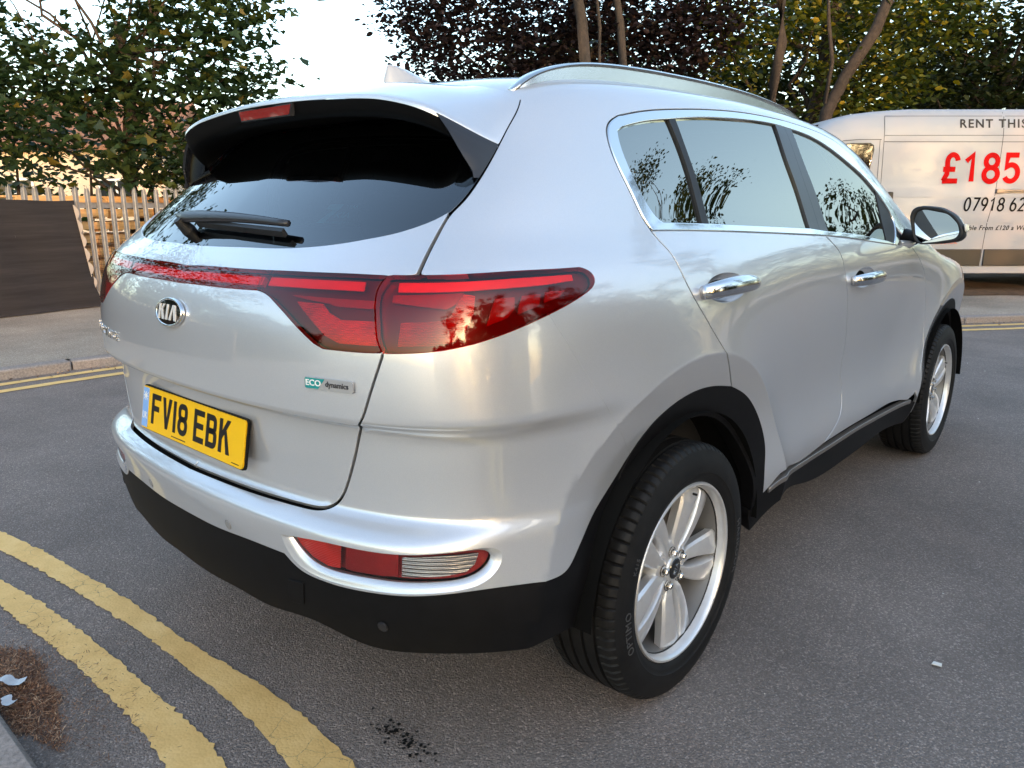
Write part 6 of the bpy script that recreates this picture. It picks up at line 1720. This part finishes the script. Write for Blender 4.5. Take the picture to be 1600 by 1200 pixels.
def tree(name, label, base, trunk_top, r0, clumps, leaf, shape, size, per, seed, tn=9, tw=.28, group=None, extra=(), cat='tree', flat=.55):
    t = thing(name, label, cat, base, 0, group)
    b = MB(); tt = Vector(trunk_top)
    P = limb(b, (0, 0, -.1), tt, r0, r0*.55, seed, 9, .10)
    for i, (c, rad) in enumerate(clumps):
        st_ = P[int(len(P)*(.35+.6*((i*37 % 10)/10)))]; limb(b, st_, Vector(c), r0*.28, r0*.04, seed+i+1, 6, .12)
    for (a, e, ra, rb) in extra: limb(b, a, e, ra, rb, seed+99, 8, .06)
    b.build('trunk', M_BARK, t, smooth=True)
    pts = crown_points(clumps, per, seed, tw, tn)
    o = link('crown', leaves_mesh('crown', pts, size, shape, flat=flat, seed=seed), t, leaf)
    o['kind'] = 'stuff'
    return t
def clumps_in(lo, hi, n, rmin, rmax, seed, keep=None):
    r = np.random.default_rng(seed); out = []
    while len(out) < n:
        p = lo+(hi-lo)*r.random(3)
        if keep is None or keep(p): out.append((tuple(p), tuple(np.array([1, 1, .7])*r.uniform(rmin, rmax))))
    return out
def trk(base, u0, u1, d, h, r0, r1):
    """a stem leaning across the view"""
    a, e = np.array(P2(u0, d, 0)), np.array(P2(u1, d, h)); return tuple(a-np.array(base)), tuple(e-np.array(base)), r0, r1
def P2(u, d, z): x, y = place(u, d); return (x, y, z)
A3 = lambda *a: np.array(a, float)
ZG = KH
# 1. maple beyond the fence, upper left of the picture
def rel(base, pts): return [((c[0]-base[0], c[1]-base[1], c[2]-base[2]), r) for c, r in pts]
mb = P2(-5.4, 11.0, ZG)
mc = [(P2(u, d, z), r) for u, d, z, r in [
    (-7.0, 10.6, 2.55, .75), (-6.2, 10.3, 2.45, .65), (-5.3, 10.4, 2.35, .70), (-4.7, 10.6, 2.2, .55), (-4.35, 10.9, 2.6, .5), (-5.7, 10.9, 3.05, .70), (-4.9, 10.8, 3.15, .65), (-4.25, 10.9, 3.35, .55), (-6.6, 10.8, 3.15, .60), (-7.3, 10.5, 3.2, .6),
    (-4.0, 11.0, 2.95, .45), (-3.75, 11.0, 3.5, .40), (-4.35, 11.1, 3.95, .60), (-5.0, 11.0, 3.95, .50), (-3.95, 11.1, 4.35, .55), (-4.6, 11.1, 4.7, .7), (-3.55, 11.0, 3.2, .24), (-3.8, 11.0, 2.5, .35), (-4.4, 10.7, 1.85, .35), (-5.1, 10.3, 1.75, .30), (-6.3, 10.2, 1.95, .35), (-7.4, 10.4, 2.2, .5),
    (-3.95, 10.9, 2.1, .40), (-4.3, 10.8, 1.65, .32), (-3.7, 11.1, 2.75, .38), (-4.75, 10.9, 1.7, .3), (-3.45, 11.1, 3.9, .35), (-3.2, 11, 3.05, .20), (-7.0, 10.4, 4.25, .62), (-7.5, 10.4, 3.7, .45), (-6.55, 10.2, 4.15, .30), (-7.4, 10.3, 4.9, .7), (-6.3, 10.6, 5.0, .45), (-5.4, 10.8, 5.3, .7), (-4.6, 11.0, 5.6, .8), (-6.4, 10.6, 5.8, .8), (-5.2, 10.9, 6.4, .9)]]
tree('maple_tree', 'green maple with broad leaves overhanging the palisade fence at upper left', mb, (.2, 0, 3.6), .10, rel(mb, mc), L_MAPLE, MAPLE, .128, 112, 21, tn=9, tw=.20,
     extra=[((.3, .2, 1.0), tuple(np.array(P2(-4.75, 11.0, 5.0))-np.array(mb)), .035, .012)], flat=.6)
# more trees along the fence to the left, out of frame but seen in the car's rear glass
for k, (x, y, h, sd) in enumerate(((-11.0, -2.6, 6.4, 31), (-12.0, -7.5, 7.0, 32))):
    cl = clumps_in(A3(-2.2, -2.2, 1.8), A3(2.2, 2.2, h), 26, .5, .95, sd)
    tree('maple_tree', ('tall maple beyond the fence, left of the overhanging one', 'last maple of the row, farthest left along the fence')[k], (x, y, ZG), (0, 0, h*.6), .14, cl, L_MAPLE, QUAD, .17, 40, sd, tn=9, tw=.3, group='maples beyond the fence')
# 2. copper coloured tree behind the car
pb = P2(1.55, 17.0, ZG)
pc = [(P2(u, d, z), r) for u, d, z, r in [
    (-2.2, 17, 5.3, .65), (-2.0, 17, 4.6, .45), (-1.55, 16.8, 4.2, .55), (-1.2, 17, 4.9, .7), (-1.0, 16.6, 3.6, .6), (-.4, 17, 4.3, .75), (-.5, 17.2, 5.4, .8), (.3, 16.8, 3.6, .7), (.5, 17, 4.7, .8), (1.1, 17, 3.9, .7), (1.2, 16.8, 5.3, .9), (2.1, 17, 4.8, .8), (2.4, 17.2, 3.9, .6), (3.0, 17, 5.3, .9), (3.3, 17.2, 4.3, .7), (-1.6, 17, 5.9, .8), (.2, 17, 6.2, 1), (2, 17, 6.3, 1), (-1.3, 16.8, 2.9, .5), (.0, 17.3, 2.8, .7), (3.9, 17, 4.8, .8), (4.4, 17, 5.6, .9)]]
tree('copper_beech', 'dark purple leaved tree with a pale trunk rising behind the car roof', pb, (-.35, 0, 5.4), .24, rel(pb, pc), L_PURPLE, OVAL, .135, 150, 41, tn=11, tw=.26,
     extra=[trk(pb, 1.75, 1.05, 15.7, 6.4, .135, .10), trk(pb, 1.63, 1.56, 15.7, 6.2, .045, .035), trk(pb, 2.42, 1.85, 15.9, 6.4, .10, .07)])
# 3. leaning green tree between the car and the van
gb = P2(6.0, 18.0, ZG)
gc = [(P2(u, d, z), r) for u, d, z, r in [
    (4.3, 17.5, 5.2, .8), (5.0, 17.3, 4.6, .7), (5.6, 17.4, 5.6, .9), (6.4, 17, 5.2, .8), (7.0, 16.8, 4.4, .75), (7.3, 16.6, 3.6, .7), (7.9, 16.8, 4.6, .8), (6.7, 16.8, 3.2, .6), (7.6, 16.6, 2.9, .6), (8.3, 17, 3.7, .7), (8.0, 17, 5.5, .9), (6.9, 17.2, 5.9, .9), (4.9, 17.6, 3.7, .5), (4.2, 17.8, 3.9, .5), (9.0, 17, 5.0, .9)]]
tree('leaning_tree', 'green tree with a dark leaning trunk and sprays coloured gold for sunlight beside the van roof', gb, (1.2, 0, 5.6), .26, rel(gb, gc), L_GREEN, OVAL, .145, 95, 51, tn=9, tw=.26,
     extra=[trk(gb, 5.0, 7.7, 16.0, 6.2, .155, .10), trk(gb, 5.42, 5.30, 16.3, 6.0, .12, .09), trk(gb, 6.55, 6.1, 15.9, 5.4, .05, .035)])
# 4. dark tree and yellow-green bush behind the van
yb = P2(11.0, 18.5, ZG)
yc = [(P2(u, d, z), r) for u, d, z, r in [(9.2, 18, 5.5, .9), (9.9, 18, 4.6, .8), (10.8, 18, 5.4, 1), (11.6, 18, 4.5, .9), (12.4, 18, 5.5, 1), (10.4, 18, 3.7, .8), (9.3, 18, 3.9, .7), (11.4, 17.8, 3.5, .8), (12.4, 17.8, 3.9, .9), (13.2, 18, 4.8, 1), (10, 18, 6.4, 1), (12, 18, 6.6, 1.1)]]
tree('field_maple', 'dark tree with a few golden sprays rising above the middle of the van', yb, (.1, 0, 5), .22, rel(yb, yc), L_DARK, OVAL, .15, 100, 61, tn=9, tw=.3)
bb = P2(12.0, 15.8, ZG)
bc = [(P2(u, d, z), r) for u, d, z, r in [(10.2, 15.8, 2.3, .6), (10.8, 15.8, 2.8, .65), (11.4, 15.8, 2.4, .7), (11.9, 15.9, 3.0, .7), (12.5, 15.8, 2.6, .7), (13.2, 15.8, 3.0, .8), (10.9, 15.8, 1.6, .7), (12.3, 15.8, 1.6, .8)]]
tree('bush', 'golden green bush showing above the right end of the van roof', bb, (0, 0, 1.6), .08, rel(bb, bc), L_YELLOW, OVAL, .12, 100, 71, tn=9, tw=.24, cat='bush')
# 5. dark understorey far behind: reads as one mass
r5 = np.random.default_rng(5); pts = []
for k in range(1300):
    u = r5.uniform(-2.2, 15); d = r5.uniform(20.5, 25); h = r5.random()**.8*(4.4+.28*min(max(0, u), 9)-.5*max(0, u-11)+1.0*math.sin(u*.9)) if u > -.5 else r5.random()*(2.2)
    c = np.array(P2(u, d, .2+h)); pts.append(c+r5.normal(size=(26, 3))*[.5, .5, .3])
wood_o = link('woodland', leaves_mesh('woodland', np.concatenate(pts), .26, QUAD, seed=81), None, L_DARK)
tag(wood_o, 'mass of dark foliage filling the gaps behind the trunks', 'woodland', kind='stuff')
# 6. trees beyond the van to the right, reflected in the side windows
for k, (x, y, w, h, sd, lab) in enumerate(((10.0, 20.6, 1.7, 14.0, 91, 'tall roadside tree right of the van, outside the right edge of the picture'), (3.4, 24, 3.2, 6.6, 92, 'round low tree far up the road behind the van'), (10.8, 25, 3.0, 5.6, 93, 'wide tree far up the road, right of the round one'))):
    cl = clumps_in(A3(-w, -w, 1.2), A3(w, w, h), 30, .6, 1.1, sd)
    tree('roadside_tree', lab, (x, y, 0.05), (0, 0, h*.6), .18, cl, L_DARK, QUAD, .15, 62, sd, tn=10, tw=.30, group='trees up the road')
# 7. unseen hedges and trees added on the western side to block sun and sky glow
def hedge(x0, y0, x1, y1, h, dep, n, seed, lab):
    r = np.random.default_rng(seed); t = thing('hedge', lab, 'hedge', ((x0+x1)/2, (y0+y1)/2, 0), 0, 'hedges along the road')
    P = []
    for k in range(n):
        f = r.random(); hh = h*(.93+.07*math.sin(f*23+seed)); P.append(np.array([x0+(x1-x0)*f-(x0+x1)/2+r.uniform(-dep, dep), y0+(y1-y0)*f-(y0+y1)/2, r.random()**.9*hh])+r.normal(size=(18, 3))*[.22, .22, .12])
    o = link('foliage', leaves_mesh('foliage', np.concatenate(P), .19, QUAD, seed=seed), t, L_DARK); o['kind'] = 'stuff'
    b = MB(); L = math.hypot(x1-x0, y1-y0)
    for k in range(int(L/.8)):
        f = (k+.5)/int(L/.8); xx, yy = x0+(x1-x0)*f-(x0+x1)/2, y0+(y1-y0)*f-(y0+y1)/2; b.tube([(xx, yy, -.05), (xx+.05, yy+.05, h*.8)], [.05, .02], 6)
    b.build('stems', M_BARK, t)
hedge(14, -8.2, 14, 2.9, 4.9, .45, 2600, 101, 'tall unseen hedge across the road, added to shade the car')
hedge(14, -22, 14, -8.2, 4.0, .45, 2400, 102, 'lower unseen hedge behind the camera, added to shade the road')
hedge(14.6, 4.8, 19, 24, 5.4, .5, 3600, 103, 'tall unseen hedge beyond the gap, added to shade the van')
hedge(-13.5, -4.5, -11, -22, 4.6, .6, 2600, 104, 'overgrown hedge down the street, left of and behind the camera')
# house behind the maple
def house():
    hx, hy = place(-16.6, 26.0); h = thing('house', 'pale rendered house catching the last sun behind the maple', 'house', (hx, hy, 0), .7252+.15)
    M_REND = simple('render_wall', (.62, .50, .38), .9, var=.06, vscale=3); M_ROOF = simple('clay_tiles', (.20, .10, .06), .9, var=.3, vscale=12); M_WIN = simple('house_glass', (.02, .025, .03), .08); M_FR = simple('white_frame', (.75, .75, .73), .5)
    b = MB(); b.box((0, 3.5, 1.65), (9.5, 7, 3.3)); b.build('wall', M_REND, h)
    rf = MB(); rf.add([(-5.1, -.4, 3.25), (5.1, -.4, 3.25), (5.1, 3.5, 5.1), (-5.1, 3.5, 5.1), (-5.1, 7.4, 3.25), (5.1, 7.4, 3.25), (-5.1, -.4, 3.1), (5.1, -.4, 3.1), (-5.1, 7.4, 3.1), (5.1, 7.4, 3.1)], [(0, 1, 2, 3), (3, 2, 5, 4), (6, 7, 1, 0), (4, 5, 9, 8), (0, 3, 4, 8, 6), (1, 7, 9, 5, 2), (6, 8, 9, 7)]); r = rf.build('roof', M_ROOF, h)
    for x in (-3.2, 0, 3.2):
        for z in (1.6,):
            w = MB(); w.box((x, -.02, z), (1.2, .10, 1.2)); wo = w.build('window', M_FR, h)
            for q in (-.28, .28): p_ = MB(); p_.box((x+q, -.06, z), (.48, .05, 1.04)); p_.build('pane', M_WIN, wo)
house()

for k, (x, y, w, h0, h, n_, per, sd, lab) in enumerate(((15, -1.3, 2.5, 2.6, 10.5, 50, 60, 111, 'tall oak standing over the west hedge'), (15.5, -5.0, 2.5, 4.6, 10, 40, 60, 114, 'second oak over the west hedge, behind the camera'), (15.5, -14.2, 2.6, 5.6, 11, 40, 55, 115, 'third oak over the lower hedge, farthest behind the camera'), (14.5, 2.9, 1.1, 2.9, 6.5, 14, 46, 112, 'slim unseen tree at the north end of the west hedge, added to dapple the van'), (17, 8.2, 2.2, 3.8, 9.8, 44, 60, 113, 'airy unseen tree north of the west hedge, added to shade the van'), (17.5, 12.5, 2.6, 3.0, 10, 44, 50, 116, 'broad tree north of the airy one'), (15, 17.5, 2.4, 1.5, 8, 40, 50, 117, 'farthest tree up the west side'))):
    cl = clumps_in(A3(-w, -w, h0), A3(w, w, h), n_, .55, .95, sd)
    tree('roadside_tree', lab, (x, y, 0), (0, 0, h*.6), .20, cl, L_DARK, QUAD, .20, per, sd, tn=9, tw=.30, group='unseen trees blocking the western sun')

r6 = np.random.default_rng(66); pts = []
for k in range(420):
    y = r6.uniform(-6, 3.4); pts.append(np.array([-11.3+r6.uniform(-.5, .5), y, .1+r6.random()**.8*(2.5+.5*math.sin(y*2.1))])+r6.normal(size=(16, 3))*[.2, .2, .14])
sh = thing('shrubbery', 'dark shrubs growing behind the screened part of the fence', 'shrubs', (-11.3, -1, KH))
pp = np.concatenate(pts)-np.array([-11.3, -1, KH]); o = link('foliage', leaves_mesh('foliage', pp, .13, OVAL, seed=67), sh, L_MAPLE); o['kind'] = 'stuff'
b = MB()
for k in range(9): b.tube([(0, -4+k, -.05), (.1, -4+k+.1, 1.8)], [.04, .015], 6)
b.build('stems', M_BARK, sh)

tree('roadside_bush', 'low roadside bush right of the van, outside the right edge of the picture', (7.0, 18.6, .05), (0, 0, 1.8), .05, clumps_in(A3(-1.1, -1.1, .6), A3(1.1, 1.1, 6.0), 20, .5, .8, 121), L_DARK, QUAD, .15, 60, 121, tn=10, tw=.28, cat='bush')
